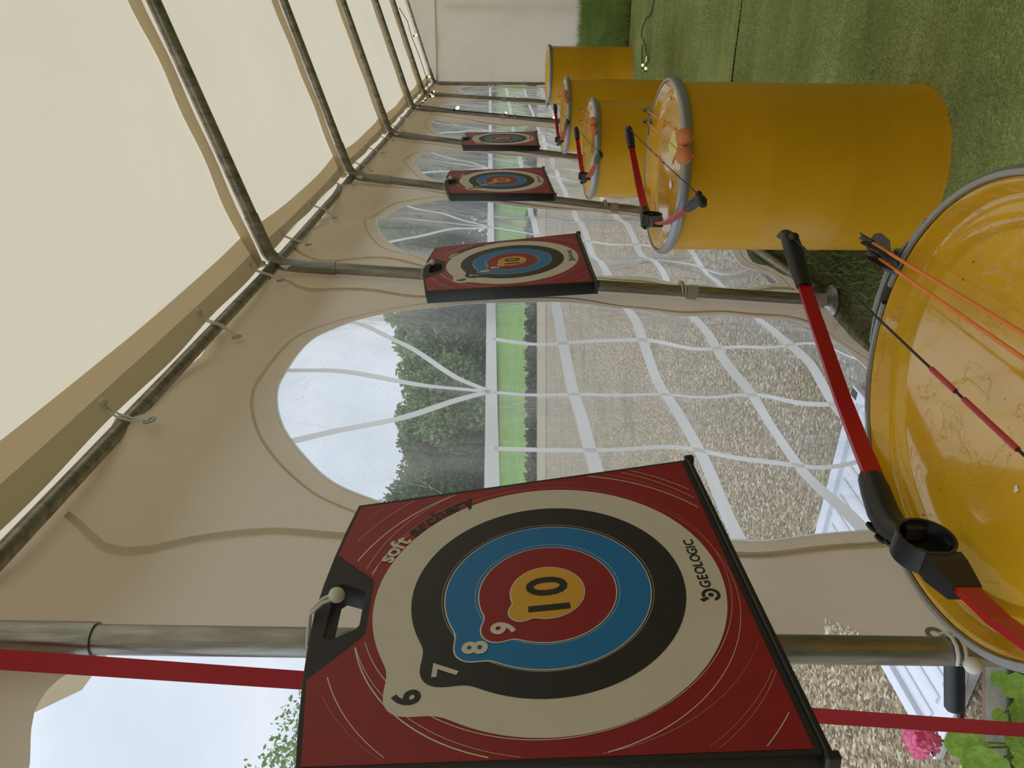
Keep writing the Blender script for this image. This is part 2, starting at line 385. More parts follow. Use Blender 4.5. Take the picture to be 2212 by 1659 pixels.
for k in range(len(LEG)-1):
    y0, y1 = LY[k], LY[k+1]; w = next((w for w in WIN if w[0] == k), None)
    if k == 1:   # doorway bay: only the cloth over its arched opening
        ny, nzz = 60, 8; b = len(wall_g.v); vs = []
        for i in range(ny+1):
            v_ = i/ny; v_ = 1-(1-v_)**2; y = y0+(y1-y0-.012)*v_; u = (LY[2]-y)
            za = float(np.interp(y, (.3, .763, .824, .866, .902, .931, .946, .97), (1.98, 2.152, 2.184, 2.200, 2.201, 2.192, 2.172, 2.12))); cc_ = (float(np.interp(y, LY, NODEZ))+.022-2.395)/.445; za = (za+1.95*cc_)/(1+cc_)
            if y < y0+.25: za = 2.2-1.2*((y0+.25-y)/.25)**2
            for j in range(nzz+1):
                z = za+(2.43-za)*j/nzz; vs.append(wall_pt(y, z, .0))
        wall_g.add(vs, [(i*(nzz+1)+j, (i+1)*(nzz+1)+j, (i+1)*(nzz+1)+j+1, i*(nzz+1)+j+1) for i in range(ny) for j in range(nzz)])
        continue
    if not w:
        nn, mm = 24, 30
        vs = [wall_pt(y0+(y1-y0)*i/nn, .02+(ZTOP-.02)*j/mm) for i in range(nn+1) for j in range(mm+1)]
        wall_g.add(vs, [(i*(mm+1)+j, (i+1)*(mm+1)+j, (i+1)*(mm+1)+j+1, i*(mm+1)+j+1) for i in range(nn) for j in range(mm)]); continue
    _, yc, hw = w; ya, yb = (y0+.012 if k == 2 else y0), y1
    angs = [2*PI*i/192 for i in range(192)]
    for cy, cz in ((ya, .02), (yb, .02), (ya, ZTOP), (yb, ZTOP)): angs.append(math.atan2(cz-1.1, cy-yc) % (2*PI))
    for cy, cz in ((yc-hw, WB), (yc+hw, WB), (yc-hw, WT), (yc+hw, WT)): angs.append(math.atan2(cz-1.1, cy-yc) % (2*PI))
    angs = sorted(angs); n = len(angs); m = 22; vs = []
    for a in angs:
        r0 = win_outline(yc, hw, a); r1 = rect_r(yc, ya, yb, .02, ZTOP, a)
        for j in range(m+1):
            r = r0+(r1-r0)*j/m; y, z = yc+r*math.cos(a), 1.1+r*math.sin(a); y, z = edge_shape(k, y, z); vs.append(wall_pt(y, z))
    wall_g.add(vs, [(i*(m+1)+j, ((i+1) % n)*(m+1)+j, ((i+1) % n)*(m+1)+j+1, i*(m+1)+j+1) for i in range(n) for j in range(m)])
wall = struct(wall_g.build('wall_left', WALLM))

def ribbon(path, w, off, mat, name, parent, steps=40, horiz=None):
    """strip of tape lying on the wall surface along a (y,z) path"""
    (ya, za), (yb, zb) = path; d = Vector((yb-ya, zb-za)).normalized(); nrm = Vector((-d.y, d.x)); vs = []
    for i in range(steps+1):
        t = i/steps; y, z = ya+(yb-ya)*t, za+(zb-za)*t
        for s in (-w/2, w/2): vs.append(wall_pt(y+nrm.x*s, z+nrm.y*s, off))
    return mesh(name, vs, [(2*i, 2*i+2, 2*i+3, 2*i+1) for i in range(steps)], mat, parent, True)

for wi, (k, yc, hw) in enumerate(WIN):
    root = struct(empty('window_%d' % (wi+1), (0, 0, 0)))
    m = 16; n = 144; angs = sorted([2*PI*i/n for i in range(n)]+[math.atan2(cz-1.1, cy-yc) % (2*PI) for cy, cz in ((yc-hw, WB), (yc+hw, WB))]); n = len(angs)
    vs = [wall_pt(yc, 1.1, -.002)]
    for a in angs:
        r0 = win_outline(yc, hw, a)+.004
        for j in range(1, m+1):
            r = r0*j/m; vs.append(wall_pt(yc+r*math.cos(a), 1.1+r*math.sin(a), -.002))
    fs = [(0, 1+i*m, 1+((i+1) % n)*m) for i in range(n)]+[(1+i*m+j, 1+i*m+j+1, 1+((i+1) % n)*m+j+1, 1+((i+1) % n)*m+j) for i in range(n) for j in range(m-1)]
    mesh('pane', vs, fs, VINYL, root, True)
    # white welt round the opening and the welded seam outside it
    for nm, r_in, wd, mat in (('welt', -.004, .011, WHITE_TAPE), ('seam', .055, .007, WALLM)):
        vs = []
        for a in angs:
            r0 = win_outline(yc, hw, a)+r_in
            if nm == 'seam' and math.sin(a) < -.2: r0 = min(r0, rect_r(yc, LY[k]+.06, LY[k+1]-.06, .05, 2.3, a))
            for q in (0, wd): vs.append(wall_pt(yc+(r0+q)*math.cos(a), 1.1+(r0+q)*math.sin(a), .003))
        mesh(nm, vs, [(2*i, 2*((i+1) % n), 2*((i+1) % n)+1, 2*i+1) for i in range(n)], mat, root, True)
    for sy in (-1, 1):      # upright welded seams either side of the window insert
        vs = []
        for i in range(61):
            z = .08+2.28*i/60; y = yc+sy*(hw+.055)+.030*math.exp(-((z-1.98)/.12)**2)-.035*math.exp(-((z-2.2)/.07)**2)+.10*max(0, z-2.26)/.1*.9
            for q in (-.011, .011): vs.append(wall_pt(min(max(y+q, LY[k]+.03), LY[k+1]-.03), z, .004))
        mesh('seam', vs, [(2*i, 2*i+2, 2*i+3, 2*i+1) for i in range(60)], WALLM, root, True)
    for z in (1.495, 1.235, .945, .67, .40): ribbon(((yc-hw, z), (yc+hw, z)), .036, .004, WHITE_TAPE, 'muntin', root)
    for dy in (-.41, 0, .41): ribbon(((yc+dy*hw/.78, WB), (yc+dy*hw/.78, 1.49)), .026, .0035, WHITE_TAPE, 'muntin', root, 60)
    for a in (PI/2, math.radians(48), math.radians(132)):
        r = 1/math.sqrt((math.cos(a)/hw)**2+(math.sin(a)/WARC)**2)
        ribbon(((yc, 1.50), (yc+r*math.cos(a), WT+r*math.sin(a))), .028, .0035, WHITE_TAPE, 'muntin', root)

# roof: two slopes as one cloth, sagging a little between the rafters
def roof_z(x, y):
    k = max(0, min(len(LY)-2, int(np.searchsorted(LY, y)-1))); u = (y-LY[k])/(LY[k+1]-LY[k]); zn = NODEZ[k]*(1-u)+NODEZ[k+1]*u
    d = min(abs(x+.94), 4-abs(x+.94)) if x <= 3.1 else 0
    s = (x+.94) if x < RIDGE_X else (2*RIDGE_X-x+.94)
    return zn+.055+PITCH*s-.035*math.sin(PI*max(0, min(1, u)))*min(1, max(0, s)*1.2+.1)+.012*noise.noise(Vector((x*1.5, y*1.5, 1)))
nx, ny = 44, 150; vs = []
for i in range(nx+1):
    x = -1.0+(3.12+1.0)*i/nx
    for j in range(ny+1):
        y = -3.4+(13.6+3.4)*j/ny; vs.append((x, y, roof_z(x, y)))
struct(mesh('ceiling', vs, [(i*(ny+1)+j, (i+1)*(ny+1)+j, (i+1)*(ny+1)+j+1, i*(ny+1)+j+1) for i in range(nx) for j in range(ny)], ROOF, None, True))
# outer valance that hangs down outside the eave
vs = []; nv = 170
for j in range(nv+1):
    y = -3.4+17.0*j/nv; z = roof_z(-1.0, y); w = .012*math.sin(y*9); q_ = .6 if y < 1.0 else 1
    for t, (dx, dz) in enumerate(((0, 0), (-.045, -.03), (-.07+w, -.15*q_), (-.075+w, -.27*q_))): vs.append((-1.0+dx, y, z+dz))
struct(mesh('trim_1', vs, [(j*4+q, (j+1)*4+q, (j+1)*4+q+1, j*4+q+1) for j in range(nv) for q in range(3)], ROOF, None, True), 'cream valance hanging outside along the eave')
# doubled hem of the roof cloth inside, one length per bay, tied down to the eave pole
for k in range(1, len(LY)-1):
    vs = []; n = 30; y0, y1 = LY[k]+.05, LY[k+1]-.05
    for j in range(n+1):
        t = j/n; y = y0+(y1-y0)*t; zt = roof_z(-.86, y); b = 4*t*(1-t)
        low = NODEZ[k]*(1-t)+NODEZ[k+1]*t+(.036 if k == 2 else .050)-(.012 if k == 2 else .0)*b+.006*math.sin(t*17+k)
        vs += [(-.80-.02*b, y, roof_z(-.8, y)-.004), (-.868-.01*b, y, roof_z(-.865, y)-.014), (-.90, y, (low+roof_z(-.9, y))/2), (-.925, y, low)]
    struct(mesh('trim_%d' % (k+1), vs, [(j*4+q, (j+1)*4+q, (j+1)*4+q+1, j*4+q+1) for j in range(n) for q in range(3)], DOUBLE, None, True), 'doubled tan roof hem above the eave pole')
    ho = COL.objects['trim_%d' % (k+1)]; ho.data.materials.append(HEM)
    for i_, p_ in enumerate(ho.data.polygons):
        if i_ % 3 == 0: p_.material_index = 1
# seam flap beside each rafter
for k in range(2, len(LY)-1):
    vs = []; n = 40
    for i in range(n+1):
        x = -.93+(RIDGE_X+.93)*i/n; w = .012*math.sin(i*.9)+.008*math.sin(i*.37+k)
        z = NODEZ[k]+PITCH*(x+.94)
        vs += [(x, LY[k]-.10+w, z+.045), (x, LY[k]-.055+w*.5, z+.018), (x, LY[k]-.032, z+.036)]
    struct(mesh('trim_%d' % (k+20), vs, [(i*3+q, (i+1)*3+q, (i+1)*3+q+1, i*3+q+1) for i in range(n) for q in range(2)], HEM, None, True), 'folded seam flap of the roof beside its rafter')

# far and right and rear walls
def sheet(name, f, nu, nv_, mat, lab=None):
    vs = [f(i/nu, j/nv_) for i in range(nu+1) for j in range(nv_+1)]
    return struct(mesh(name, vs, [(i*(nv_+1)+j, (i+1)*(nv_+1)+j, (i+1)*(nv_+1)+j+1, i*(nv_+1)+j+1) for i in range(nu) for j in range(nv_)], mat, None, True), lab)
def far(u, v):
    x = -.93+4.05*u; z = .05+.03*noise.noise(Vector((x*4, 0, 0)))*(1-v)+2.33*v
    crease = .03*math.exp(-((x*1.1+z*.8-.9)/.05)**2)+.025*math.exp(-((x*1.3+z-1.9)/.06)**2)
    return (x, 13.6+.05*noise.noise(Vector((x*1.5, z*.8, 2)))-crease*.7, z)
sheet('wall_back', far, 60, 40, ENDM, 'pale cloth end wall of the tent')
def gable(u, v):
    x = -.98+4.1*u; zt = roof_z(x, 13.55); return (x, 13.62+.01*noise.noise(Vector((x*3, v, 0))), 2.36+(zt-2.36)*v)
sheet('trim_41', gable, 40, 6, ENDM, 'cream gable cloth over the end wall')
g = G(); g.tube([(-.93, 13.54, 2.37), (3.1, 13.54, 2.37)], .012, 8); struct(g.build('trim_42', BUNGEE), 'pale tape seam along the top of the end wall')
g = G(); 
for i in range(24):
    pass
vs = []
for i in range(41):
    x = -.7+3.6*i/40; w = .012*math.sin(i*.8)
    vs += [(x, 13.51, 2.02+w), (x, 13.51, 1.99+w)]
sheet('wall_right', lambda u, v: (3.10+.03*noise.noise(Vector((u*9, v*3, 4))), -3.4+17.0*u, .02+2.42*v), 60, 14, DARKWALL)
sheet('wall_rear', lambda u, v: (-.98+4.1*u, -3.4+.03*noise.noise(Vector((u*4, v*3, 4))), .02+(roof_z(-.98+4.1*u, -3.38)-.02)*v), 20, 10, DOUBLE)
# vertical seam of the end wall
g = G(); g.box((.20, 13.68, 1.2), (.06, .004, 2.2)); struct(g.build('trim_43', ENDM, smooth=False), 'doubled upright seam in the end wall')

# frame
def pipe_arch(k):
    y, xt, xb = LEG[k]; zn = NODEZ[k]
    r = empty('tent_frame_arch', (legx(k, 0), y, 0)); o = Vector(r.location)
    P = lambda x, z: Vector((x, y, z))-o
    g = G(); g.tube([P(legx(k, 0), 0), P(legx(k, 2.19), 2.19)], .0245, 20); g.build('leg', STEEL, r)
    g = G(); g.lathe([(.0246, 0), (.07, 0), (.07, .006), (.0246, .006)], 20, (0, 0, .0)); g.build('foot_plate', STEEL, r)
    pts = [P(legx(k, 2.15), 2.15), P(legx(k, zn-.10), zn-.10)]
    for t in (.25, .5, .75):
        a = P(legx(k, zn-.08), zn-.08); b = P(-.94, zn+.01); c = P(-.84, zn+PITCH*.10)
        pts.append(a*(1-t)**2+b*2*t*(1-t)+c*t*t)
    pts += [P(-.83, zn+PITCH*.11), P(-.73, zn+PITCH*.21)]
    g = G(); g.tube(pts, .0285, 20); g.build('elbow', STEEL, r)
    g = G(); g.tube([P(-.735, zn+PITCH*.205), P(RIDGE_X, zn+PITCH*2.0), P(2.9, zn+PITCH*.16)], .026 if k < 8 else .018, 18); g.build('rafter', STEEL, r)
    for dz, dx, yy in ((.03, .02, -.03), (.12*PITCH+.0, .13, -.03)):
        g = G(); g.sphere(P(-.94+dx, zn+dz+.0)+Vector((0, yy, 0)), .008, 8); g.build('bolt', STEEL, r)
    for s in (-1, 1):
        g = G(); g.tube([P(-.945, zn)+Vector((0, .02*s, 0)), P(-.945, zn)+Vector((0, .13*s, 0))], .024, 16); g.build('socket', STEEL, r)
    g = G(); g.add([P(-.955, zn-.035)+Vector((.02, -.03, 0)), P(-.955, zn-.035)+Vector((.035, -.065, -.015)), P(-.955, zn-.035)+Vector((.03, -.045, -.055)), P(-.955, zn-.035)+Vector((.01, -.05, -.03))], [(0, 1, 2), (0, 2, 3), (1, 3, 2), (0, 3, 1)]); g.build('tape_end', WHITE_TAPE, r, smooth=False)
    g = G(); g.tube([P(3.03, 0), P(3.0, zn-.05), P(2.9, zn+PITCH*.16)], .0245, 12); g.build('leg', STEEL, r)
    return r
nm = ['galvanised tent frame arch behind the camera end', 'galvanised tent frame arch next behind the doorway', 'nearest galvanised tent frame arch, its upright beside the red strap and biggest target',
      'galvanised tent frame arch carrying the second biggest target', 'galvanised tent frame arch carrying the third biggest target', 'galvanised tent frame arch carrying the smallest target',
      'galvanised tent frame arch with string lights down its upright', 'galvanised tent frame arch with string lights up its rafter', 'thin galvanised tent frame arch in the corner of the end wall']
for k in range(len(LEG)):
    tag(pipe_arch(k), nm[k], 'tent frame', 'tent frame arches')
el = ['eave pole behind the camera', 'eave pole over the arched doorway', 'nearest eave pole, over the biggest window', 'eave pole over the second biggest window', 'eave pole over the third window',
      'eave pole over the fourth window', 'eave pole over the fifth window', 'eave pole reaching the end wall corner']
for k in range(len(LEG)-1):
    a = Vector((-.945, LY[k]+.10, NODEZ[k])); b = Vector((-.945, LY[k+1]-.10, NODEZ[k+1])); o = empty('eave_pole', a)
    g = G(); g.tube([Vector((0, 0, 0)), b-a], .0205, 16); g.build('pipe', STEEL, o)
    g = G(); g.tube([Vector((0, -.01, 0)), (b-a)*.012], .0245, 16); g.build('collar', STEEL, o)
    tag(o, 'galvanised '+el[k], 'pole', 'eave poles')
g = G(); g.tube([(-1.075, 3.25, .03), (-1.17, 5.05, .03)], .022, 14); tag(g.build('ground_pole', STEEL), 'galvanised pole lying along the foot of the wall by the second leg', 'pole')

# white cloth straps holding the wall to the uprights
def leg_strap(k, z, w, lab):
    o = Vector((legx(k, z), LY[k], z)); g = G()
    g.lathe([(.027, -w/2), (.0285, -w/2), (.0285, w/2), (.027, w/2)], 16); s = g.build('wall_strap', WHITE_TAPE, loc=o)
    g = G(); g.box((-.03, .01, 0), (.05, .03, w*.9)); g.build('loose_end', WHITE_TAPE, s, smooth=False)
    tag(s, lab, 'strap', 'straps round the tent uprights')
leg_strap(3, .625, .045, 'whitish strap round the upright below the second biggest target')
leg_strap(3, .07, .07, 'wide whitish strap at the foot of the upright behind the near bow')
leg_strap(4, .66, .05, 'whitish strap round the upright below the third biggest target')
leg_strap(7, 1.3, .06, 'whitish strap round the upright next before the end wall')
leg_strap(6, 1.35, .06, 'whitish strap round the upright carrying the string lights')
leg_strap(8, 1.35, .06, 'whitish strap round the corner upright at the end wall')

# bungee ties
def bungee(name, loop, ball, lab, grp, knob=.013, rad=.0035, grommet=None):
    o = empty(name, ball); b = Vector(ball)
    g = G(); g.tube([Vector(p)-b for p in loop], rad, 6); g.build('cord', BUNGEE, o)
    g = G(); g.sphere((0, 0, 0), knob, 14); g.build('ball', BUNGEE, o)
    if grommet:
        gp, ax = grommet; R = Vector((0, 0, 1)).rotation_difference(Vector(ax)).to_matrix(); g = G()
        g.lathe([(.009, 0), (.017, 0), (.017, .003), (.009, .003), (.009, 0)], 18, Vector(gp)-b, R=R); g.build('grommet', RING, o)
    return tag(o, lab, 'bungee tie', grp)
bayname = {1: 'over the doorway', 2: 'over the biggest window', 3: 'over the second biggest window', 4: 'over the third window', 5: 'over the fourth window', 6: 'over the fifth window', 7: 'by the end wall corner'}
for i, ty in enumerate(TIES):
    k = 1+i//3; t = (ty-LY[k])/(LY[k+1]-LY[k]); zb = NODEZ[k]*(1-t)+NODEZ[k+1]*t
    pos = ['leftmost', 'middle', 'rightmost'][i % 3] if k != 2 else ['nearest', 'middle', 'farthest'][i % 3]
    A = Vector((-.905, ty+.005, zb+.05)); B = Vector((wall_base(ty, zb-.075)+wall_disp(ty, zb-.075)+.012, ty-.035, zb-.078))
    lp = []
    for s in (-.007, .007):
        seg = [A+Vector((.0, s, 0)), Vector((-.918, ty-.01+s, zb+.012)), Vector((-.925, ty-.02+s, zb-.025)), B+Vector((.004, s*.4, 0))]
        lp += seg if s < 0 else seg[::-1]
    bungee('bungee_tie', lp, A+Vector((.016, 0, 0)), '%s white bungee tie on the eave pole %s' % ({'leftmost': 'nearest', 'middle': 'middle', 'rightmost': 'farthest', 'nearest': 'nearest', 'farthest': 'farthest'}[pos], bayname[k]), 'bungee ties on the eave poles', .012, .003, (B, (1, 0, .2)))
bungee('bungee_tie', [(-.90, 3.085, 2.47), (-.93, 3.10, 2.43), (-.955, 3.11, 2.39), (-.925, 3.09, 2.42), (-.90, 3.08, 2.465)], (-.892, 3.08, 2.475), 'white bungee tie at the elbow above the second biggest target', 'bungee ties at the elbows', .012, .003)
def around(k, z, y_ball, lab, knob=.014, zz=0):
    x = legx(k, z); y = LY[k]; lp = []
    for j in range(2):
        dz = (j-.5)*.014
        arc = [Vector((x+.031*math.cos(t), y+.031*math.sin(t), z+dz)) for t in [math.radians(150-30*q) for q in range(9)]]
        lp += arc if j == 0 else arc[::-1]
    bungee('bungee_tie', lp, Vector((x+.02, y+y_ball, z+zz)), lab, 'bungee ties round the uprights', knob, .0035, ((x-.01, y+.05, z), (1, 0, 0)))
around(2, .70, -.052, 'white bungee tie round the nearest upright, low beside the near drum', .0145, -.002)
around(3, .665, .045, 'white bungee tie round the second upright below its target')
around(3, .10, .05, 'white bungee tie at the foot of the second upright')
around(4, .72, .045, 'white bungee tie round the third upright below its target')
around(6, 1.70, .045, 'white bungee tie round the upright with string lights, near its lit bulb')
around(6, 1.2, .045, 'white bungee tie round the upright with string lights, near its unlit socket')
around(7, 1.7, .045, 'upper white bungee tie on the upright before the end wall')
around(7, 1.15, .045, 'lower white bungee tie on the upright before the end wall')
around(8, 1.5, .045, 'upper white bungee tie on the corner upright')
around(8, .95, .045, 'lower white bungee tie on the corner upright')

# ------------------------------------------------------------------ archery targets
BS = .97
def polar(R, bd, br, n=240, ang=math.radians(132)):
    out = []
    for i in range(n):
        t = 2*PI*i/n; r = R; ph = (t-ang+PI) % (2*PI)-PI
        if br and abs(math.sin(ph)) < br/bd and math.cos(ph) > 0:
            r2 = bd*math.cos(ph)+math.sqrt(br*br-(bd*math.sin(ph))**2); r = max(R, r2)
        out.append(r)
    for _ in range(10): out = [(out[i-1]+2*out[i]+out[(i+1) % n])/4 for i in range(n)]
    return [(out[i]*math.cos(2*PI*i/n), out[i]*math.sin(2*PI*i/n)) for i in range(n)]
def tpoly(name, ols, z0, z1, mat, root, bevel=0): return poly(name, [[(x*BS, y*BS) for x, y in ol] for ol in ols], z0, z1, mat, root, bevel)
def make_target():
    r = empty('archery_target')
    outer = [(-.333, -.303), (.333, -.303), (.288, .337), (.215, .349), (.135, .359), (.068, .365), (0, .368), (-.068, .365), (-.135, .359), (-.215, .349), (-.288, .337)]
    hole = [(-.062, .333), (-.044, .297), (-.036, .292), (.036, .292), (.044, .297), (.062, .333), (.055, .341), (-.055, .341)]
    tpoly('foam_block', [outer, hole], -.046, 0, FOAM, r, .003)
    red = [(-.3234, -.2917), (.3234, -.2917), (.278, .331), (.138, .352), (.066, .283), (.058, .279), (-.058, .279), (-.066, .283), (-.138, .352), (-.278, .331)]
    tpoly('face_sheet', [red], 0, .0008, REDPRINT, r)
    g = G(); g.box((0, -.307*BS, -.022), (.668*BS, .010, .050))
    for s in (-1, 1): g.box((s*.336*BS, -.309*BS, -.006), (.012, .018, .022))
    g.build('bottom_rail', BLACK, r, smooth=False, bevel=.003)
    # thin printed arcs on the red sheet, clipped to it
    def inred(x, y):
        if y > .325 or y < -.290: return False
        hw = .3234+(.278-.3234)*(y+.2917)/(.331+.2917)
        if abs(x) > hw-.002: return False
        if x*x+y*y < .2735**2: return False
        if y > .277 and abs(x) < .062+(y-.279)*.95+.006: return False
        return True
    for cx, cy, R, w in ((.012, .004, .287, .0012), (-.012, .006, .294, .0018), (.015, -.012, .318, .0010), (-.02, .0, .343, .0024), (.0, .01, .357, .0010), (-.02, .02, .392, .0012)):
        n = 200; g = G()
        for i in range(n):
            t0, t1 = 2*PI*i/n, 2*PI*(i+1)/n; ww = w*(.6+.5*math.sin(t0+R*40))
            q = [(cx+(R+s)*math.cos(t), cy+(R+s)*math.sin(t)) for t, s in ((t0, -ww/2), (t1, -ww/2), (t1, ww/2), (t0, ww/2))]
            if all(inred(*p) for p in q): g.add([(x*BS, y*BS, .0011) for x, y in q], [(0, 1, 2, 3)])
        g.build('printed_arc', CREAM, r, smooth=False)
    tpoly('scoring_ring', [polar(.2731, .272, .041)], .0010, .0016, CREAM, r)
    tpoly('scoring_ring', [polar(.2133, .213, .036)], .0018, .0022, INK, r)
    for R, bd, br, mat, z in ((.1604, .157, .029, BLUE, 0), (.1071, .106, .027, REDPRINT, 1), (.0575, .057, .020, YEL, 2)):
        dx = (-.004, -.0085, -.011)[z]; sh = lambda ol: [(x_+dx, y_) for x_, y_ in ol]
        tpoly('ring_outline', [sh(polar(R+.0012, bd, br+.0014))], .0023+z*.0012, .0027+z*.0012, CREAM, r)
        tpoly('scoring_ring', [sh(polar(R-.0008, bd, br-.0008))], .0028+z*.0012, .0032+z*.0012, mat, r)
    for R in (.1655, .1132): tpoly('ring_outline', [[(x_-(.002 if R > .15 else .006), y_) for x_, y_ in polar(R, .157, .0)], [(x_-(.002 if R > .15 else .006), y_) for x_, y_ in polar(R-.0006, .1, 0)]], .0023 if R > .15 else .0033, .0024 if R > .15 else .00342, CREAM, r)
    def put(chars, mat, name, z=.0062):
        g = G()
        for ch, size, bold, x, y, rot in chars:
            vs, fs = glyph(ch, size, bold); xs = [v.x for v in vs]; ys = [v.y for v in vs]
            cx, cy = (min(xs)+max(xs))/2, (min(ys)+max(ys))/2; R = Matrix.Rotation(rot, 2)
            if isinstance(y, tuple): cy = 0; y = y[0]
            out = []
            for v in vs:
                p = R @ Vector((v.x-cx, v.y-cy)); out.append(((p.x+x)*BS, (p.y+y)*BS, z))
            g.add(out, fs)
        g.build(name, mat, r, smooth=False)
    put([('1', .088, .022, -.047, .0, 0), ('0', .088, .022, .001, .0, 0)], INK, 'numeral')
    put([('9', .050, .034, -.080, .071, math.radians(-8))], CREAM, 'numeral', .0052)
    put([('8', .050, .034, -.1115, .1135, math.radians(-4))], CREAM, 'numeral', .0042)
    put([('7', .050, .028, -.1455, .1545, math.radians(-4))], CREAM, 'numeral', .0028)
    put([('6', .052, .034, -.188, .207, math.radians(4))], INK, 'numeral', .0022)
    def arc(word, t0, t1, mat, rb):
        n = len(word); ch = []
        wd = {'s': .8, 'o': 1, 'f': .65, 't': .65, 'a': 1, 'r': .75, 'c': .85, 'h': 1, 'e': 1, 'y': .95}; tot = sum(wd[c] for c in word); acc = 0
        g = G()
        for c in word:
            t = math.radians(t0+(t1-t0)*(acc+wd[c]/2)/tot); acc += wd[c]
            vs, fs = glyph(c, .042, .030); xs = [v.x for v in vs]; cx = (min(xs)+max(xs))/2; R = Matrix.Rotation(t-PI/2, 2)
            g.add([((R @ Vector((v.x-cx, v.y)))+Vector((rb*math.cos(t), rb*math.sin(t)))).to_3d()*BS+Vector((0, 0, .0019)) for v in vs], fs)
        g.build('lettering', mat, r, smooth=False)
    arc('soft', 68.5, 55, CREAM, .2755); arc('archery', 52.5, 24, INK, .2755)
    ch = []; x = -.034
    for c in 'GEOLOGIC':
        w = {'I': .007, 'L': .0135}.get(c, .0165); ch.append((c, .0225, .026, x+w/2, -.243, 0)); x += w
    put(ch, INK, 'lettering', .0022)
    g = G()   # round emblem left of the maker's word
    def rg(r0, r1, a0, a1):
        n = 20; vs = []
        for i in range(n+1):
            a = math.radians(a0+(a1-a0)*i/n); vs += [(-.050*BS+r0*math.cos(a), -.245*BS+r0*math.sin(a), .0022), (-.050*BS+r1*math.cos(a), -.245*BS+r1*math.sin(a), .0022)]
        g.add(vs, [(2*i, 2*i+1, 2*i+3, 2*i+2) for i in range(n)])
    rg(.0085, .0135, -165, 105); rg(0.0001, .0042, 0, 360)
    g.add([(-.0625*BS-.001, -.230*BS, .0022), (-.0570*BS, -.226*BS, .0022), (-.0535*BS, -.238*BS, .0022), (-.0575*BS, -.241*BS, .0022)], [(0, 1, 2, 3)])
    g.build('emblem', INK, r, smooth=False)
    return r
TG = [([-.806, .9432, 1.4103], [[.0062, -.1026, .9947], [.9998, -.0163, -.008], [.017, .9946, .1024]]),
      ([-.896, 3.0657, 1.4074], [[.0265, -.0902, .9956], [.9996, .0014, -.0265], [.001, .9959, .0902]]),
      ([-.9377, 5.0534, 1.4229], [[.0692, -.0176, .9974], [.9966, -.0436, -.0699], [.0447, .9989, .0145]]),
      ([-.9399, 7.0375, 1.3839], [[.0508, -.0193, .9985], [.9986, .0179, -.0504], [-.0169, .9997, .0202]])]
tl = ['nearest and biggest red soft archery target hanging by the doorway', 'second biggest red archery target, hanging between the two biggest windows',
      'third biggest red archery target, hanging past the second window', 'smallest, farthest red archery target on the tent wall']
proto = None
for i, (c, R) in enumerate(TG):
    C0 = Vector((0, 0, 1.5)); m = Matrix(R).to_4x4(); cc = C0+(Vector(c)-C0)*BS; m.translation = cc
    if proto is None: proto = make_target(); proto.matrix_world = m; o = proto
    else: o = dup(proto, m)
    tag(o, tl[i], 'archery target', 'archery targets along the tent wall')
    R3 = Matrix(R); k = i+2
    W_ = lambda x, y, z: cc+R3 @ Vector((x*BS, y*BS, z))
    kn = W_(.012, .330, .020); lp = []
    for s in (-.005, .006):
        back = Vector((legx(k, cc.z+.30)+.0, LY[k]-.036, kn.z+.055+s))
        seg = [kn+Vector((0, s, 0)), W_(s*1.0+.006, .352, .016), W_(s-.006, .372, .006), W_(s-.03, .378, -.03), back]
        lp += seg if s < 0 else seg[::-1]
    bungee('bungee_tie', lp, kn, 'white bungee and ball through the handle of the '+['biggest', 'second biggest', 'third biggest', 'smallest'][i]+' target', 'bungee ties holding the targets', .0125, .0028)

# ------------------------------------------------------------------ drums
def make_drum():
    r = empty('steel_drum')
    g = G(); g.lathe([(.001, .004), (.280, .004), (.284, 0), (.2905, .002), (.2925, .008), (.2905, .016), (.2865, .024), (.2865, .30), (.2872, .31), (.2865, .32), (.2865, .58), (.2872, .59), (.2865, .60), (.2865, .862)], 96)
    g.build('body', DRUM, r)
    g = G(); g.lathe([(.290, .884), (.284, .8875), (.279, .884), (.272, .868), (.266, .865), (.252, .865), (.247, .868), (.241, .8715), (.235, .868), (.229, .862), (.12, .8605), (.0005, .860)], 96)
    g.build('lid', LID, r)
    g = G(); g.lathe([(.2865, .856), (.297, .857), (.3025, .864), (.3035, .874), (.3015, .884), (.296, .8905), (.2895, .8905), (.2885, .886)], 96, a0=math.radians(3), a1=math.radians(357))
    g.build('clamp_ring', RING, r)
    g = G()   # toggle lever over the gap, at angle 0
    def bar(a0, a1, r0, z, h, d, n=10, taper=False):
        vs = []
        for i in range(n+1):
            a = math.radians(a0+(a1-a0)*i/n); q = r0+(.004 if not taper else .006*math.sin(PI*i/n))
            for rr, zz in ((q, z-h/2), (q+d, z-h/2), (q+d, z+h/2), (q, z+h/2)): vs.append((rr*math.cos(a), rr*math.sin(a), zz))
        fs = [(i*4+j, (i+1)*4+j, (i+1)*4+(j+1) % 4, i*4+(j+1) % 4) for i in range(n) for j in range(4)]+[(0, 1, 2, 3), tuple(n*4+j for j in (3, 2, 1, 0))]
        g.add(vs, fs)
    bar(-17, 17, .302, .875, .026, .004, taper=True); bar(-12, 8, .312, .876, .020, .007); bar(10, 26, .300, .874, .020, .003); bar(-26, -12, .300, .874, .020, .003)
    lv = g.build('clamp_lever', RING, r, smooth=False)
    for a in (-10, 6):
        g = G(); g.sphere((.322*math.cos(math.radians(a)), .322*math.sin(math.radians(a)), .880), .005, 8); g.build('rivet', RING, lv)
    return r
DR = [(-.435, .822, 78), (-.466, 2.778, 72), (-.713, 4.882, 150), (-.705, 6.665, 140), (-.517, 8.77, 200)]
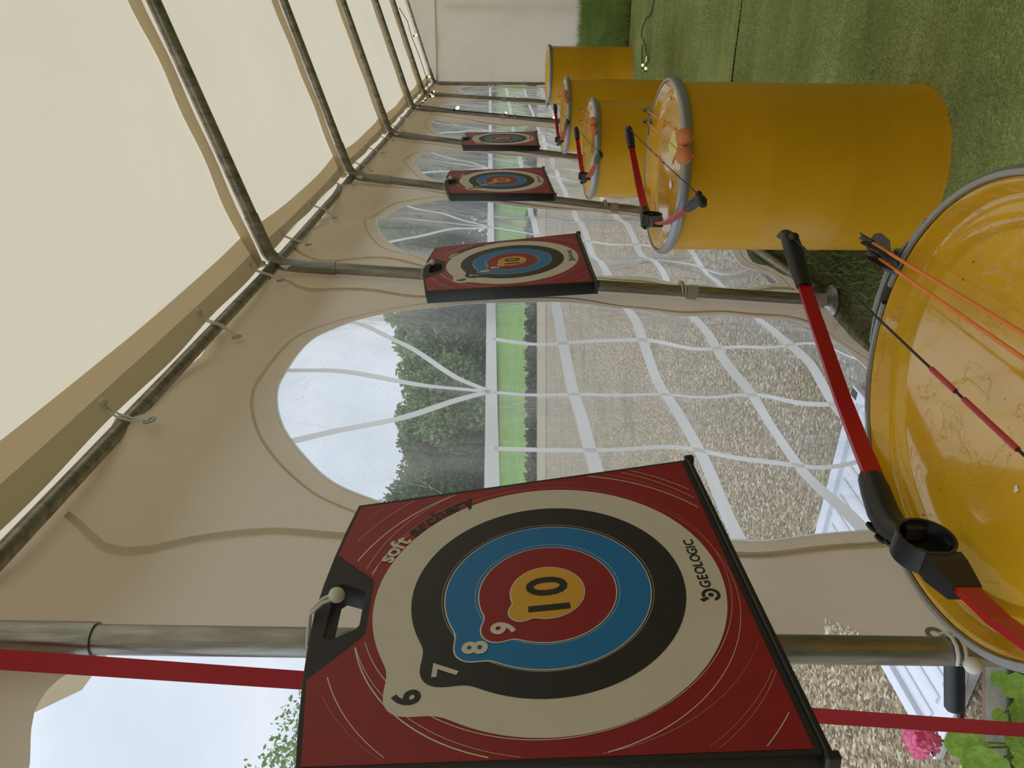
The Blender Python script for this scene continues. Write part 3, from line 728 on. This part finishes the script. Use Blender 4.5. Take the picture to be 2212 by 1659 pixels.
dl = ['nearest yellow steel drum, only its wet lid seen, at the picture corner', 'large yellow steel drum beyond the nearest one, its whole side in view',
      'third yellow steel drum, standing close behind the large one', 'fourth yellow steel drum, a small bow and two arrows on its lid', 'farthest yellow steel drum, no bow on its lid']
dp = None
for i, (x, y, a) in enumerate(DR):
    m = Matrix.Translation((x, y, 0)) @ Matrix.Rotation(math.radians(a), 4, 'Z')
    if dp is None: dp = make_drum(); dp.matrix_world = m; o = dp
    else: o = dup(dp, m)
    tag(o, dl[i], 'drum', 'yellow drums along the tent wall')
# stickers and a paint chip on lids
g = G(); g.add([(-.065, 0, 0), (0, -.075, 0), (.065, 0, 0), (0, .075, 0)], [(0, 1, 2, 3)]).add([(-.065, 0, .0008), (0, -.075, .0008), (.065, 0, .0008), (0, .075, .0008)], [(0, 1, 2, 3)])
s = g.build('lid_sticker', PALE, smooth=False, loc=(-.385, 2.74, .8625)); s.rotation_euler.z = .1; tag(s, 'pale yellow diamond sticker on the lid of the large drum', 'sticker')
g = G(); g.add([(-.02, 0, 0), (0, -.026, 0), (.02, 0, 0), (0, .026, 0)], [(0, 1, 2, 3)]).add([(-.02, 0, .0008), (0, -.026, .0008), (.02, 0, .0008), (0, .026, .0008)], [(0, 1, 2, 3)])
s = g.build('lid_sticker', WSTICK, smooth=False, loc=(-.515, 2.72, .8622)); tag(s, 'small white diamond sticker on the lid of the large drum', 'sticker')
g = G(); ol = [(.005*math.cos(a)*(1+.35*math.sin(3*a)), .0035*math.sin(a)*(1+.3*math.cos(5*a)), .0006) for a in [2*PI*i/14 for i in range(14)]]; g.add(ol, [tuple(range(14))])
tag(g.build('paint_chip', WSTICK, smooth=False, loc=(-.505, .765, .8617)), 'tiny white chip in the wet yellow lid nearest the camera', 'chip')

# ------------------------------------------------------------------ bows: local +Y along the string, +X away from string is -X (limbs bow out to -X), Z up
def make_bow():
    r = empty('toy_bow')
    def limb(s):
        if s > 0: P = [(-.2175, .122), (-.20, .175), (-.165, .27), (-.125, .36), (-.085, .45), (-.052, .52), (-.036, .555)]
        else: P = [(-.208, -.10), (-.19, -.19), (-.158, -.28), (-.12, -.37), (-.082, -.45), (-.052, -.52), (-.036, -.555)]
        vs = []
        for i, (x, y) in enumerate(P):
            x0, y0 = P[max(i-1, 0)]; x1, y1 = P[min(i+1, len(P)-1)]; d = Vector((x1-x0, y1-y0)).normalized(); nn = Vector((-d.y, d.x)); th = .0045-.0018*i/6; h = .0145-.003*i/6
            for a, b in ((-th, -h), (th, -h), (th, h), (-th, h)): vs.append((x+nn.x*a, y+nn.y*a, b))
        n = len(P); fs = [(i*4+j, (i+1)*4+j, (i+1)*4+(j+1) % 4, i*4+(j+1) % 4) for i in range(n-1) for j in range(4)]+[(0, 1, 2, 3), tuple((n-1)*4+j for j in (3, 2, 1, 0))]
        mesh('limb', vs, fs, REDLIMB, r)
    limb(1); limb(-1)
    g = G(); g.box((-.2235, .122, 0), (.019, .034, .034), Matrix.Rotation(math.radians(-14), 3, 'Z')); g.build('grip_collar', BLACK, r, smooth=False, bevel=.005)
    for s in (1, -1):
        g = G(); g.tube([(-.060, .505*s, 0), (-.040, .545*s, 0), (-.018, .585*s, 0), (-.004, .615*s, 0), (-.004, .640*s, 0), (-.014, .660*s, 0)], [.0135, .0155, .0165, .0150, .0125, .0085], 12, up_=(0, 0, 1), flat=(1.15, .8))
        g.sphere((.004, .598*s, 0), .010, 10); g.build('tip_cap', BLACK, r)
    # grip: swelling handle
    g = G(); P = [(-.2225, .132), (-.232, .108), (-.246, .075), (-.249, .045), (-.240, .018), (-.226, -.002)]
    g.tube([(x, y, 0) for x, y in P], [.0185, .0215, .0225, .0215, .0195, .017], 14, up_=(0, 0, 1), flat=(1.0, 1.0)); gr = g.build('grip', BLACK, r)
    g = G()
    for (x, y, a) in ((-.262, .070, .011), (-.262, .045, .009), (-.252, .024, .0065)):
        g.lathe([(.0001, .0), (a*.8, .0), (a, .0015), (a, -.002)], 16, (x-.0085, y, .012), R=Matrix.Rotation(math.radians(-65), 3, 'Y'))
    g.build('finger_groove', INK, gr)
    # arrow rest ring: short open cylinder, axis along the arrow
    R = Matrix.Rotation(PI/2, 3, 'Y')
    g = G(); g.lathe([(.0335, -.018), (.0375, -.018), (.0375, .018), (.0335, .018), (.0335, -.012), (.012, -.013), (.012, -.018), (.0335, -.018)], 40, (-.212, -.038, .006), R=R); g.build('arrow_ring', BLACK, r)
    g = G(); g.box((-.212, -.009, .006), (.024, .016, .030)); g.box((-.212, -.038, -.026), (.020, .020, .006)); g.build('ring_bridge', BLACK, r, smooth=False, bevel=.003)
    vs = []
    for y, hx, hz in ((-.068, .017, .024), (-.085, .018, .023), (-.128, .011, .018)):
        for a, b in ((-1, -1), (1, -1), (1, 1), (-1, 1)): vs.append((-.212+(.004 if y < -.1 else 0)+a*hx, y, b*hz))
    mesh('limb_socket', vs, [(i*4+j, (i+1)*4+j, (i+1)*4+(j+1) % 4, i*4+(j+1) % 4) for i in range(2) for j in range(4)]+[(0, 1, 2, 3), (11, 10, 9, 8)], BLACK, r)
    g = G(); g.tube([(.002, .592, 0), (-.001, .1, 0), (-.001, -.1, 0), (.002, -.592, 0)], .0019, 8); st = g.build('bowstring', CORD, r)
    for a, b in ((.07, .010), (-.010, -.12)):
        g = G(); g.tube([(-.001, a+.0, 0), (-.001, b, 0)], .0036, 8); g.build('string_serving', REDLIMB, st)
    return r
BW = [((-.413, .838, .915), 3.8, 0, 'nearest toy bow, red limbs and black grip, across the wet drum lid'),
      ((-.420, 2.745, .915), 1.5, 0, 'toy bow with red limbs lying on the large yellow drum'),
      ((-.640, 4.790, .915), -1, 0, 'toy bow with red limbs on the third drum, behind the large one'),
      ((-.675, 6.640, .915), 0, 0, 'smallest, farthest toy bow, on the fourth drum')]
bp = None
for loc, a, tilt, lab in BW:
    m = Matrix.Translation(loc) @ Matrix.Rotation(math.radians(-a), 4, 'Z') @ Matrix.Rotation(math.radians(tilt), 4, 'X')
    if bp is None: bp = make_bow(); bp.matrix_world = m; o = bp
    else: o = dup(bp, m)
    tag(o, lab, 'bow', 'toy bows on the drums')
def make_arrow():
    r = empty('toy_arrow')       # local +Y from ball to nock
    g = G(); g.tube([(0, .02, 0), (0, .665, 0)], .0027, 10); g.build('shaft', ORANGE, r)
    g = G(); g.sphere((0, 0, 0), .0275, 20); g.sphere((.004, -.012, -.024), .006, 8); g.build('ball_tip', BALLM, r)
    g = G(); g.tube([(0, .655, 0), (0, .69, 0)], .0045, 8); g.tube([(.003, .69, 0), (.004, .70, 0)], .0015, 6); g.tube([(-.003, .69, 0), (-.004, .70, 0)], .0015, 6); g.build('nock', BLACK, r)
    for k in range(3):
        a = math.radians(90+120*k); c, s = math.cos(a), math.sin(a)
        vs = [(c*q, y, s*q) for y, q in ((.600, .003), (.622, .016), (.655, .019), (.668, .013), (.668, .003))]
        off = (-s*.0006, 0, c*.0006); v2 = [tuple(p[i]+off[i] for i in range(3)) for p in vs]
        mesh('vane', vs+v2, [(0, 1, 2, 3, 4), (9, 8, 7, 6, 5)]+[(i, (i+1) % 5, 5+(i+1) % 5, 5+i) for i in range(5)], BLACK, r)
    return r
ap = None
AR = [((-.306, 1.172, .903), (-.312, .500, .900), 'orange arrow on the wet near lid, right of its pair at the vanes'),
      ((-.322, 1.140, .903), (-.345, .470, .900), 'orange arrow on the wet near lid, the one next to the bowstring'),
      ((-.303, 3.075, .898), (-.316, 2.430, .902), 'orange ball arrow on the large drum, the one farther from the wall'),
      ((-.343, 3.055, .898), (-.368, 2.410, .902), 'orange ball arrow on the large drum, the one nearer the bow'),
      ((-.520, 5.270, .898), (-.522, 4.640, .902), 'orange ball arrow on the third drum, the one farther from the wall'),
      ((-.588, 5.240, .898), (-.563, 4.615, .902), 'orange ball arrow on the third drum, the one nearer the bow'),
      ((-.552, 6.97, .898), (-.516, 6.450, .902), 'orange ball arrow on the fourth drum, the one farther from the wall'),
      ((-.584, 6.95, .898), (-.552, 6.400, .902), 'orange ball arrow on the fourth drum, the one nearer the bow')]
for nk, bl, lab in AR:
    a = Vector(bl); d = (Vector(nk)-a).normalized(); x = d.cross(Vector((0, 0, 1))).normalized(); z = x.cross(d)
    m = Matrix((x, d, z)).transposed().to_4x4(); m.translation = a
    if ap is None: ap = make_arrow(); ap.matrix_world = m; o = ap
    else: o = dup(ap, m)
    tag(o, lab, 'arrow', 'ball-tipped arrows on the drums')

# ------------------------------------------------------------------ turf carpets, grass
def carpet(name, x0, x1, y0, y1, lab, seed):
    n, m = 40, 90; vs = []
    for i in range(n+1):
        for j in range(m+1):
            u, v = i/n, j/m; x, y = x0+(x1-x0)*u, y0+(y1-y0)*v
            if i in (0, n): x += .02*noise.noise(Vector((y*2, seed, 0)))
            if j in (0, m): y += .018*noise.noise(Vector((x*3.5, seed, 5)))+.008*noise.noise(Vector((x*14, seed, 5)))
            z = .012+.008*noise.noise(Vector((x*1.3, y*3, seed)))
            if j in (0, m) or i in (0, n): z -= .006
            vs.append((x, y, z))
    o = mesh(name, vs, [(i*(m+1)+j, (i+1)*(m+1)+j, (i+1)*(m+1)+j+1, i*(m+1)+j+1) for i in range(n) for j in range(m)], TURF, None, True)
    tag(o, lab, 'carpet'); return o
ca = carpet('turf_carpet', -.62, 2.9, -2.9, 5.01, 'green artificial turf carpet under the near drums', 1)
cb = carpet('turf_carpet', -.60, 2.85, 5.035, 8.95, 'green artificial turf carpet beyond the seam, toward the end wall', 2)
def blades(name, N, fx, mat, hmin, hmax, wid, lean, parent=None):
    P = fx(N); N = len(P); a = rng.uniform(0, 2*PI, N); h = rng.uniform(hmin, hmax, N); b = a+rng.uniform(-2, 2, N); ln = rng.uniform(0, lean, N)*h
    V = np.zeros((N, 3, 3)); V[:, 0] = P; V[:, 1] = P; V[:, 2] = P
    V[:, 0, 0] -= wid*np.cos(a); V[:, 0, 1] -= wid*np.sin(a); V[:, 1, 0] += wid*np.cos(a); V[:, 1, 1] += wid*np.sin(a)
    V[:, 2, 0] += ln*np.cos(b); V[:, 2, 1] += ln*np.sin(b); V[:, 2, 2] += h
    me = bpy.data.meshes.new(name); me.vertices.add(3*N); me.vertices.foreach_set('co', V.reshape(-1)); me.loops.add(3*N); me.loops.foreach_set('vertex_index', np.arange(3*N))
    me.polygons.add(N); me.polygons.foreach_set('loop_start', np.arange(N)*3); me.update(); me.validate(); me.materials.append(mat)
    return link(name, me, parent)
def area(x0, x1, y0, y1, z=.012, px=1.0, keep=None):
    def f(N):
        P = np.stack([rng.uniform(x0, x1, N), y0+(y1-y0)*rng.uniform(0, 1, N)**px, np.full(N, z)], 1)
        return P[keep(P)] if keep is not None else P
    return f
o = blades('turf_fibres', 230000, area(-.6, 1.3, 1.2, 5.0, .011, 1.3), TURFB, .006, .013, .0011, 1.6); o['kind'] = 'stuff'; tag(o, 'short green fibres of the near turf carpet', 'turf')
o = blades('turf_fibres', 60000, area(-.6, 1.3, 5.04, 8.9, .011), TURFB, .006, .013, .0018, 1.6); o['kind'] = 'stuff'; tag(o, 'short green fibres of the far turf carpet', 'turf')
o = blades('grass', 26000, area(-.9, 1.6, 9.0, 13.5, 0), GRASS, .05, .17, .004, .8); o['kind'] = 'stuff'; tag(o, 'long live grass between the turf and the end wall', 'grass')
o = blades('grass', 5000, area(-1.05, -.62, 1.2, 8.9, 0, 1, lambda P: (P[:, 0] > -1.02)), GRASS, .02, .07, .003, 1.0); o['kind'] = 'stuff'; tag(o, 'sparse grass on the soil strip beside the tent wall', 'grass')
g = G()
for i in range(70):
    x, y = rng.uniform(-.5, 1.2), rng.uniform(1.2, 7); a = rng.uniform(0, PI); l = rng.uniform(.01, .035)
    g.tube([(x, y, .024), (x+l*math.cos(a)*.5, y+l*math.sin(a)*.5, .028), (x+l*math.cos(a), y+l*math.sin(a), .025)], .0012, 4)
o = g.build('straw_bits', plain('dry_straw', srgb(190, 185, 130), .8)); o['kind'] = 'stuff'; tag(o, 'scattered dry straw bits on the turf', 'straw')

# ------------------------------------------------------------------ string lights and cable on the floor
def light_cable(pts, lab):
    g = G(); o = tag(g.tube(pts, .0045, 6).build('light_cable', CORD), lab, 'cable'); return o
light_cable([(.14, 11.32, 2.70), (-.02, 11.34, 2.60), (-.20, 11.34, 2.555), (-.45, 11.36, 2.46), (-.72, 11.36, 2.375), (-.84, 11.36, 2.36), (-.90, 11.3, 2.33), (-.90, 10.9, 2.30), (-.90, 10.3, 2.29), (-.90, 9.8, 2.31), (-.905, 9.50, 2.33),
             (-.93, 9.50, 2.1), (-.955, 9.50, 1.9), (-.975, 9.505, 1.72), (-.985, 9.50, 1.5), (-1.00, 9.49, 1.31), (-1.02, 9.49, 1.05), (-1.035, 9.50, .76), (-1.05, 9.5, .5)], 'black string light cable down the upright and up the rafter near the end wall')
def make_bulb(lit=True):
    r = empty('string_light_bulb'); g = G(); g.lathe([(.0005, 0), (.017, 0), (.018, .03), (.015, .045), (.0005, .045)], 14); g.build('socket', BULBCAP, r)
    g = G(); g.lathe([(.010, .045), (.017, .058), (.0225, .075), (.021, .092), (.012, .104), (.0005, .107)], 14); g.build('bulb', BULB, r); return r
BL = [((-.20, 11.33, 2.53), (.25, -.3, -.9), 'bulb hanging high on the rafter before the end wall'), ((-.715, 11.35, 2.365), (.15, -.5, -.5), 'bulb low on the rafter before the end wall'),
      ((-.90, 11.25, 2.30), (.1, .5, -.35), 'bulb on the eave pole nearest the end wall'), ((-.90, 10.75, 2.29), (.1, .7, -.1), 'upper bulb of the pair on the eave pole'),
      ((-.90, 10.55, 2.28), (.2, -.2, -1), 'lower bulb of the pair, hanging under the eave pole'), ((-.90, 10.15, 2.30), (.1, .8, .1), 'bulb on the eave pole just before the pair'),
      ((-.90, 9.80, 2.305), (.1, .8, .05), 'bulb at the near end of the eave row'), ((-.955, 9.46, 1.925), (.6, -.5, -.9), 'bright bulb on the upright at the height of the window arch'),
      ((-1.00, 9.46, 1.325), (.4, .8, -.3), 'bulb halfway down the upright'), ((-1.035, 9.46, .77), (.3, -.6, -.4), 'lowest bulb on the upright beside the drums'),
      ((-.395, 7.93, .030), (.6, -.6, .08), 'bulb lying on the turf near the drums'), ((-.42, 7.75, .030), (.7, -.4, .06), 'second bulb lying on the turf near the drums')]
bb = None
for loc, d, lab in BL:
    m = Vector((0, 0, 1)).rotation_difference(Vector(d).normalized()).to_matrix().to_4x4() @ Matrix.Scale(.5 if loc[2] < .1 else (.85 if abs(loc[2]-1.925) < .01 else .58), 4); m.translation = loc
    if bb is None: bb = make_bulb(); bb.matrix_world = m; o = bb
    else: o = dup(bb, m)
    tag(o, 'small warm '+lab, 'light bulb', 'string light bulbs')
light_cable([(-.42, 7.75, .03), (-.37, 7.72, .03), (-.28, 7.74, .027), (-.20, 7.86, .027), (-.12, 8.12, .027), (-.04, 8.1, .027), (.04, 7.95, .027), (.07, 7.72, .027), (.19, 7.62, .027), (.5, 7.5, .027), (1.2, 7.6, .03)], 'black cable snaking over the far turf to the light bulbs')
light_cable([(-.395, 7.93, .03), (-.33, 7.97, .03), (-.24, 8.02, .03), (-.19, 8.0, .03)], 'short black cable end on the turf by the light bulbs')
g = G(); g.box((0, 0, 0), (.05, .085, .003)); o = g.build('cable_tag', WSTICK, smooth=False, loc=(-.31, 7.74, .034)); o.rotation_euler.z = .3; tag(o, 'small white tag on the cable lying on the turf', 'tag')

# brown padded stool half seen at the edge
so = empty('bar_stool', (.42, 7.25, .02))
g = G(); g.lathe([(.001, 1.0), (.20, 1.0), (.235, 1.01), (.245, 1.03), (.24, 1.055), (.225, 1.062), (.24, 1.072), (.25, 1.095), (.235, 1.115), (.18, 1.12), (.001, 1.12)], 40); g.build('seat', BROWN, so)
for k in range(4):
    a = PI/4+k*PI/2; g = G(); g.tube([(.14*math.cos(a), .14*math.sin(a), 1.0), (.21*math.cos(a), .21*math.sin(a), .0)], .014, 10); g.build('leg', STEEL, so)
tag(so, 'brown padded stool with only its seat edge showing beside the end wall', 'stool')

# ------------------------------------------------------------------ red webbing strap by the doorway
A = [Vector((-.85, .875, 2.435)), Vector((0, 0, 0)), Vector((0, 0, 0)), Vector((-1.545, 1.261, -.045))]
vs = []; n = 30
for i in range(n+1):
    t = i/n; p = A[0].lerp(A[3], t); q = Vector((.43, .0, 0)); view = (p-Vector((0, 0, 1.5))).normalized(); side = (A[3]-A[0]).normalized().cross(Vector((.65, -.76, 0))).normalized()
    nn = Vector((.65, -.76, 0))*.0009
    for s, c in ((-1, -1), (1, -1), (1, 1), (-1, 1)): vs.append(p+side*.0150*s+nn*c)
tag(mesh('webbing_strap', vs, [(i*4+j, (i+1)*4+j, (i+1)*4+(j+1) % 4, i*4+(j+1) % 4) for i in range(n) for j in range(4)], STRAP), 'red webbing guy strap running down outside the nearest upright', 'strap')

# ------------------------------------------------------------------ outdoors
V = Vector((-math.sin(YAW), math.cos(YAW), 0)); Rr = Vector((math.cos(YAW), math.sin(YAW), 0))     # away from / across the tent side
def og(d, r, z): return V*d+Rr*r+Vector((0, 0, z))
gz = -.05
g = G(); g.add([(-70, -30, gz), (30, -30, gz), (30, 60, gz), (-70, 60, gz)], [(0, 1, 2, 3)]); struct(g.build('gravel_yard', GRAVEL, smooth=False))
def stripg(name, d0, d1, z0, z1, mat, r0=-80, r1=120):
    g = G(); g.add([og(d0, r0, z0), og(d0, r1, z0), og(d1, r1, z1), og(d1, r0, z1)], [(0, 1, 2, 3)]); return struct(g.build(name, mat, smooth=False))
stripg('path', 21, 24.5, gz+.01, gz+.02, PATHM); stripg('lawn', 24.5, 60, gz+.02, 1.45, FIELD)
stripg('lawn', 60, 160, 1.45, 1.6, FIELD, -150, 250)
def cluster_mesh(name, mat, blobs, N, leaf, seed):
    r_ = np.random.default_rng(seed); V_ = []
    w = np.array([b[3]**2*1.0 for b in blobs]); w /= w.sum(); idx = r_.choice(len(blobs), N, p=w)
    B = np.array([b[:3] for b in blobs]); Rb = np.array([b[3] for b in blobs])
    d = r_.normal(size=(N, 3)); d /= np.linalg.norm(d, axis=1)[:, None]; rad = Rb[idx]*r_.uniform(.55, 1.08, N)
    P = B[idx]+d*rad[:, None]; a = r_.normal(size=(N, 3)); a /= np.linalg.norm(a, axis=1)[:, None]; b = np.cross(a, r_.normal(size=(N, 3))); b /= np.linalg.norm(b, axis=1)[:, None]
    s = leaf*r_.uniform(.6, 1.3, N)[:, None]; T = np.stack([P-a*s, P+b*s*.6, P+a*s, P-b*s*.6], 1)
    me = bpy.data.meshes.new(name); me.vertices.add(4*N); me.vertices.foreach_set('co', T.reshape(-1)); me.loops.add(4*N); me.loops.foreach_set('vertex_index', np.arange(4*N))
    me.polygons.add(N); me.polygons.foreach_set('loop_start', np.arange(N)*4); me.update(); me.validate(); me.materials.append(mat); return me
def tree_kind(mat, seed, H, leafs=22000, leaf=.20):
    rr = random.Random(seed); blobs = [(rr.uniform(-1, 1)*H*.27, rr.uniform(-1, 1)*H*.27, H*rr.uniform(.10, .84), H*rr.uniform(.14, .22)) for _ in range(26)]
    r = empty('tree'); link('crown', cluster_mesh('crown', mat, blobs, leafs, leaf, seed), r)
    g = G(); g.tube([(0, 0, 0), (.05, 0, H*.3), (-.05, .08, H*.7)], [H*.03, H*.022, H*.008], 8); g.build('trunk', BARK, r); return r
kinds = [tree_kind(LEAF1, 3, 8.2), tree_kind(LEAF2, 5, 8.0), tree_kind(LEAF3, 9, 7.6)]
tn = ['dense dark green tree in the far tree line', 'greyish green tree in the far tree line', 'light green tree in the far tree line']
used = [0, 0, 0]; rr = random.Random(4)
for i in range(20):
    k = (i*2+i//5) % 3; r0 = -17+i*4.0 if i < 14 else 40+(i-14)*10; p = og(52+rr.uniform(-2.5, 3), r0, 1.15)
    m = Matrix.Translation(p) @ Matrix.Rotation(rr.uniform(0, 6), 4, 'Z') @ Matrix.Scale(rr.uniform(.85, 1.12)*(1 if i != 3 else .85), 4)
    if not used[k]: o = kinds[k]; o.matrix_world = m; used[k] = 1
    else: o = dup(kinds[k], m)
    tag(o, tn[k]+' seen through the tent windows', 'tree', 'trees beyond the field')
t = tree_kind(LEAF3, 21, 6.2, 30000, .055); t.matrix_world = Matrix.Translation((-13.0, 9.5, gz-.45)); tag(t, 'leafy light green tree rising behind the biggest target in the doorway', 'tree')
hb = [(x*.45, 0, .12, .27) for x in range(-60, 150)]
me = cluster_mesh('hedge', HEDGE, hb, 50000, .09, 12); o = link('hedge', me); o.location = og(25.0, 10, gz); o.rotation_euler.z = YAW; tag(o, 'low dry hedge between the path and the green field', 'hedge')

# loose stones of the yard, small and uncountable
ico = bmesh.new(); bmesh.ops.create_icosphere(ico, subdivisions=1, radius=1); iv = np.array([v.co[:] for v in ico.verts]); jf = np.array([[v.index for v in f.verts] for f in ico.faces]); ico.free()
N = 9000; PX = np.stack([rng.uniform(-3.9, -1.12, N), rng.uniform(1.2, 4.6, N)], 1); sc = rng.uniform(.0028, .0095, N)**1.0; ax = rng.uniform(.6, 1.3, (N, 3)); ang = rng.uniform(0, 2*PI, N)
VV = iv[None]*ax[:, None]*sc[:, None, None]; c_, s_ = np.cos(ang)[:, None], np.sin(ang)[:, None]
X = VV[:, :, 0]*c_-VV[:, :, 1]*s_; Y = VV[:, :, 0]*s_+VV[:, :, 1]*c_; VV = np.stack([X+PX[:, :1], Y+PX[:, 1:], VV[:, :, 2]*.7+gz+.001], 2)
FF = (jf[None]+(np.arange(N)*len(iv))[:, None, None]).reshape(-1, 3)
me = bpy.data.meshes.new('loose_stones'); me.vertices.add(N*len(iv)); me.vertices.foreach_set('co', VV.reshape(-1)); me.loops.add(FF.size); me.loops.foreach_set('vertex_index', FF.reshape(-1)); me.polygons.add(len(FF)); me.polygons.foreach_set('loop_start', np.arange(len(FF))*3); me.update(); me.validate()
me.materials.append(STONE); o = link('loose_stones', me); o['kind'] = 'stuff'; tag(o, 'loose pale stones on the gravel yard outside the tent', 'gravel')
o = blades('grass', 900, area(-3.6, -1.3, 1.4, 4.4, gz, 1, lambda P: np.sin(P[:, 0]*9)*np.sin(P[:, 1]*7) > .45), GRASS, .01, .035, .0018, 1.2); o['kind'] = 'stuff'; tag(o, 'small weed tufts in the gravel outside', 'grass')

# white ribbed plastic panel lying on the gravel
wp = empty('ribbed_panel', (-1.805, 2.30, gz)); wp.rotation_euler.z = math.radians(-3)
g = G(); g.box((0, 0, .010), (.84, 1.12, .014)); g.build('base_sheet', WPVC, wp, smooth=False, bevel=.003)
for c, d in (((-.40, 0, .026), (.05, 1.12, .024)), ((.40, 0, .026), (.05, 1.12, .024)), ((0, -.525, .026), (.84, .075, .024)), ((0, .53, .026), (.84, .06, .024))):
    g = G(); g.box(c, d); g.build('frame_rail', WPVC, wp, smooth=False, bevel=.004)
for i in range(9):
    g = G(); x = -.33+i*.082; g.tube([(x, -.46, .018), (x, .47, .018)], .012, 8, flat=(.9, 1.5)); g.build('rib', WPVC, wp)
tag(wp, 'white ribbed plastic panel lying on the gravel outside the tent', 'panel')
g = G(); g.tube([(-1.955, 1.700, .03), (-1.945, 1.705, .03), (-1.50, 1.925, .03)], [.022, .030, .030], 24); g.tube([(-1.975, 1.69, .012), (-1.93, 1.712, .012)], .010, 10)
tag(g.build('black_pipe', BLACK), 'short black plastic pipe lying on the white ribbed panel', 'pipe')

# concrete trough with geraniums
tr = empty('plant_trough', (-1.70+.055*-.43, 1.30+.055*.9, gz)); tr.rotation_euler.z = YAW
g = G(); L, Wd, H = .86, .22, .185
g.box((0, Wd/2-.045, H/2), (L, .09, H)); g.box((0, -Wd/2+.02, H/2), (L, .04, H)); g.box((-L/2+.03, -.025, H/2), (.06, Wd-.13, H)); g.box((L/2-.03, -.025, H/2), (.06, Wd-.13, H)); g.build('trough_body', CONC, tr, smooth=False, bevel=.006)
g = G(); g.box((0, -.025, H-.03), (L-.12, Wd-.13, .03)); g.build('soil', SOIL, tr, smooth=False)
tag(tr, 'weathered concrete planting trough outside by the doorway', 'trough')
wb = empty('edging_board', (-1.70+.055*-.43, 1.30+.055*.9, gz)); wb.rotation_euler.z = YAW
g = G(); g.box((-.02, Wd/2+.022, .085), (.92, .028, .17)); tag(g.build('edging_board', WOOD, smooth=False, bevel=.003), 'weathered brown board standing behind the concrete trough', 'board')
wbm = bpy.data.objects['edging_board.001'] if 'edging_board.001' in bpy.data.objects else None
if wbm: wbm.location = wb.location; wbm.rotation_euler.z = YAW; bpy.data.objects.remove(wb); wbm.name = 'edging_board'
def leaf_mesh():
    n = 28; vs = [(0, 0, 0)]
    for i in range(n):
        a = 2*PI*i/n; r = (1-.10*abs(math.sin(a*4.5)))*(1-.35*math.exp(-((a-PI)/.35)**2)); vs.append((r*math.cos(a), r*math.sin(a), .10*r*r+.05*math.sin(a*4)))
    for i in range(n): x, y, z = vs[1+i]; vs.append((x*.5, y*.5, z*.25))
    fs = [(0, 1+n+i, 1+n+(i+1) % n) for i in range(n)]+[(1+n+i, 1+i, 1+(i+1) % n, 1+n+(i+1) % n) for i in range(n)]
    me = bpy.data.meshes.new('leaf'); me.from_pydata(vs, [], fs); me.materials.append(GER); me.polygons.foreach_set('use_smooth', [True]*len(fs)); return me
LM = leaf_mesh()
def petal_mesh():
    vs, fs = [], []
    for k in range(5):
        a = 2*PI*k/5; b = len(vs)
        for r, w, z in ((.1, .08, 0), (.55, .36, .16), (1, .30, .22), (1.12, 0, .15)):
            for s in ((-1, 1) if w else (0,)): vs.append((r*math.cos(a)-s*w*math.sin(a), r*math.sin(a)+s*w*math.cos(a), z))
        fs += [(b, b+2, b+3, b+1), (b+2, b+4, b+5, b+3), (b+4, b+6, b+5)]
    me = bpy.data.meshes.new('floret'); me.from_pydata(vs, [], fs); me.materials.append(PINK); return me
PM = petal_mesh()
def geranium(base, leaves, heads, lab):
    r = empty('geranium', base); B = Vector(base)
    for i, (p, s, nrm) in enumerate(leaves):
        p = Vector(p)-B; g = G(); g.tube([(p.x*.1, p.y*.1, 0), (p.x*.6, p.y*.6, p.z*.6), p], [.004, .003, .002], 6); g.build('stem', GER, r)
        o = link('leaf', LM, r); o.matrix_local = Matrix.Translation(p) @ Vector((0, 0, 1)).rotation_difference(Vector(nrm).normalized()).to_matrix().to_4x4() @ Matrix.Rotation(i*1.3, 4, 'Z') @ Matrix.Scale(s, 4)
    for c, R in heads:
        c = Vector(c)-B; g = G(); g.tube([(c.x*.2, c.y*.2, 0), (c.x*.8, c.y*.8, c.z*.6), c], .003, 6); g.build('flower_stalk', GER, r)
        rr = random.Random(5); h = G()
        h.sphere(c, R*.55, 10); hd = h.build('flower_head', PINK, r)
        for j in range(34):
            d = Vector((rr.gauss(0, 1), rr.gauss(0, 1), rr.gauss(.2, .8))).normalized(); o = link('floret', PM, hd)
            o.matrix_local = Matrix.Translation(c+d*R*rr.uniform(.72, .95)) @ Vector((0, 0, 1)).rotation_difference(d).to_matrix().to_4x4() @ Matrix.Rotation(rr.uniform(0, 6), 4, 'Z') @ Matrix.Scale(R*.36, 4)
    return tag(r, lab, 'plant', 'geraniums in the concrete trough')
geranium((-1.66, 1.33, .13), [((-1.491, 1.195, .405), .050, (.35, -.7, .75)), ((-1.500, 1.155, .385), .052, (.2, -.7, .5)), ((-1.70, 1.27, .25), .045, (.3, -.8, .8)), ((-1.66, 1.22, .20), .045, (.6, -.6, .7)), ((-1.72, 1.25, .17), .040, (.2, -.9, .5))],
         [((-1.570, 1.280, .450), .046)], 'geranium with a full pink flower head in front of the red strap')
geranium((-1.55, 1.38, .13), [((-1.409, 1.284, .250), .042, (.4, -.7, .8)), ((-1.463, 1.258, .225), .046, (.5, -.6, .8)), ((-1.479, 1.274, .285), .018, (.3, -.8, .6)), ((-1.50, 1.22, .265), .032, (.5, -.7, .7)), ((-1.539, 1.201, .250), .038, (.2, -.8, .7)), ((-1.428, 1.331, .262), .024, (.5, -.6, .6)), ((-1.43, 1.22, .20), .050, (.5, -.6, .6))],
         [((-1.555, 1.165, .238), .026)], 'geranium of scalloped green leaves beside the near drum rim')
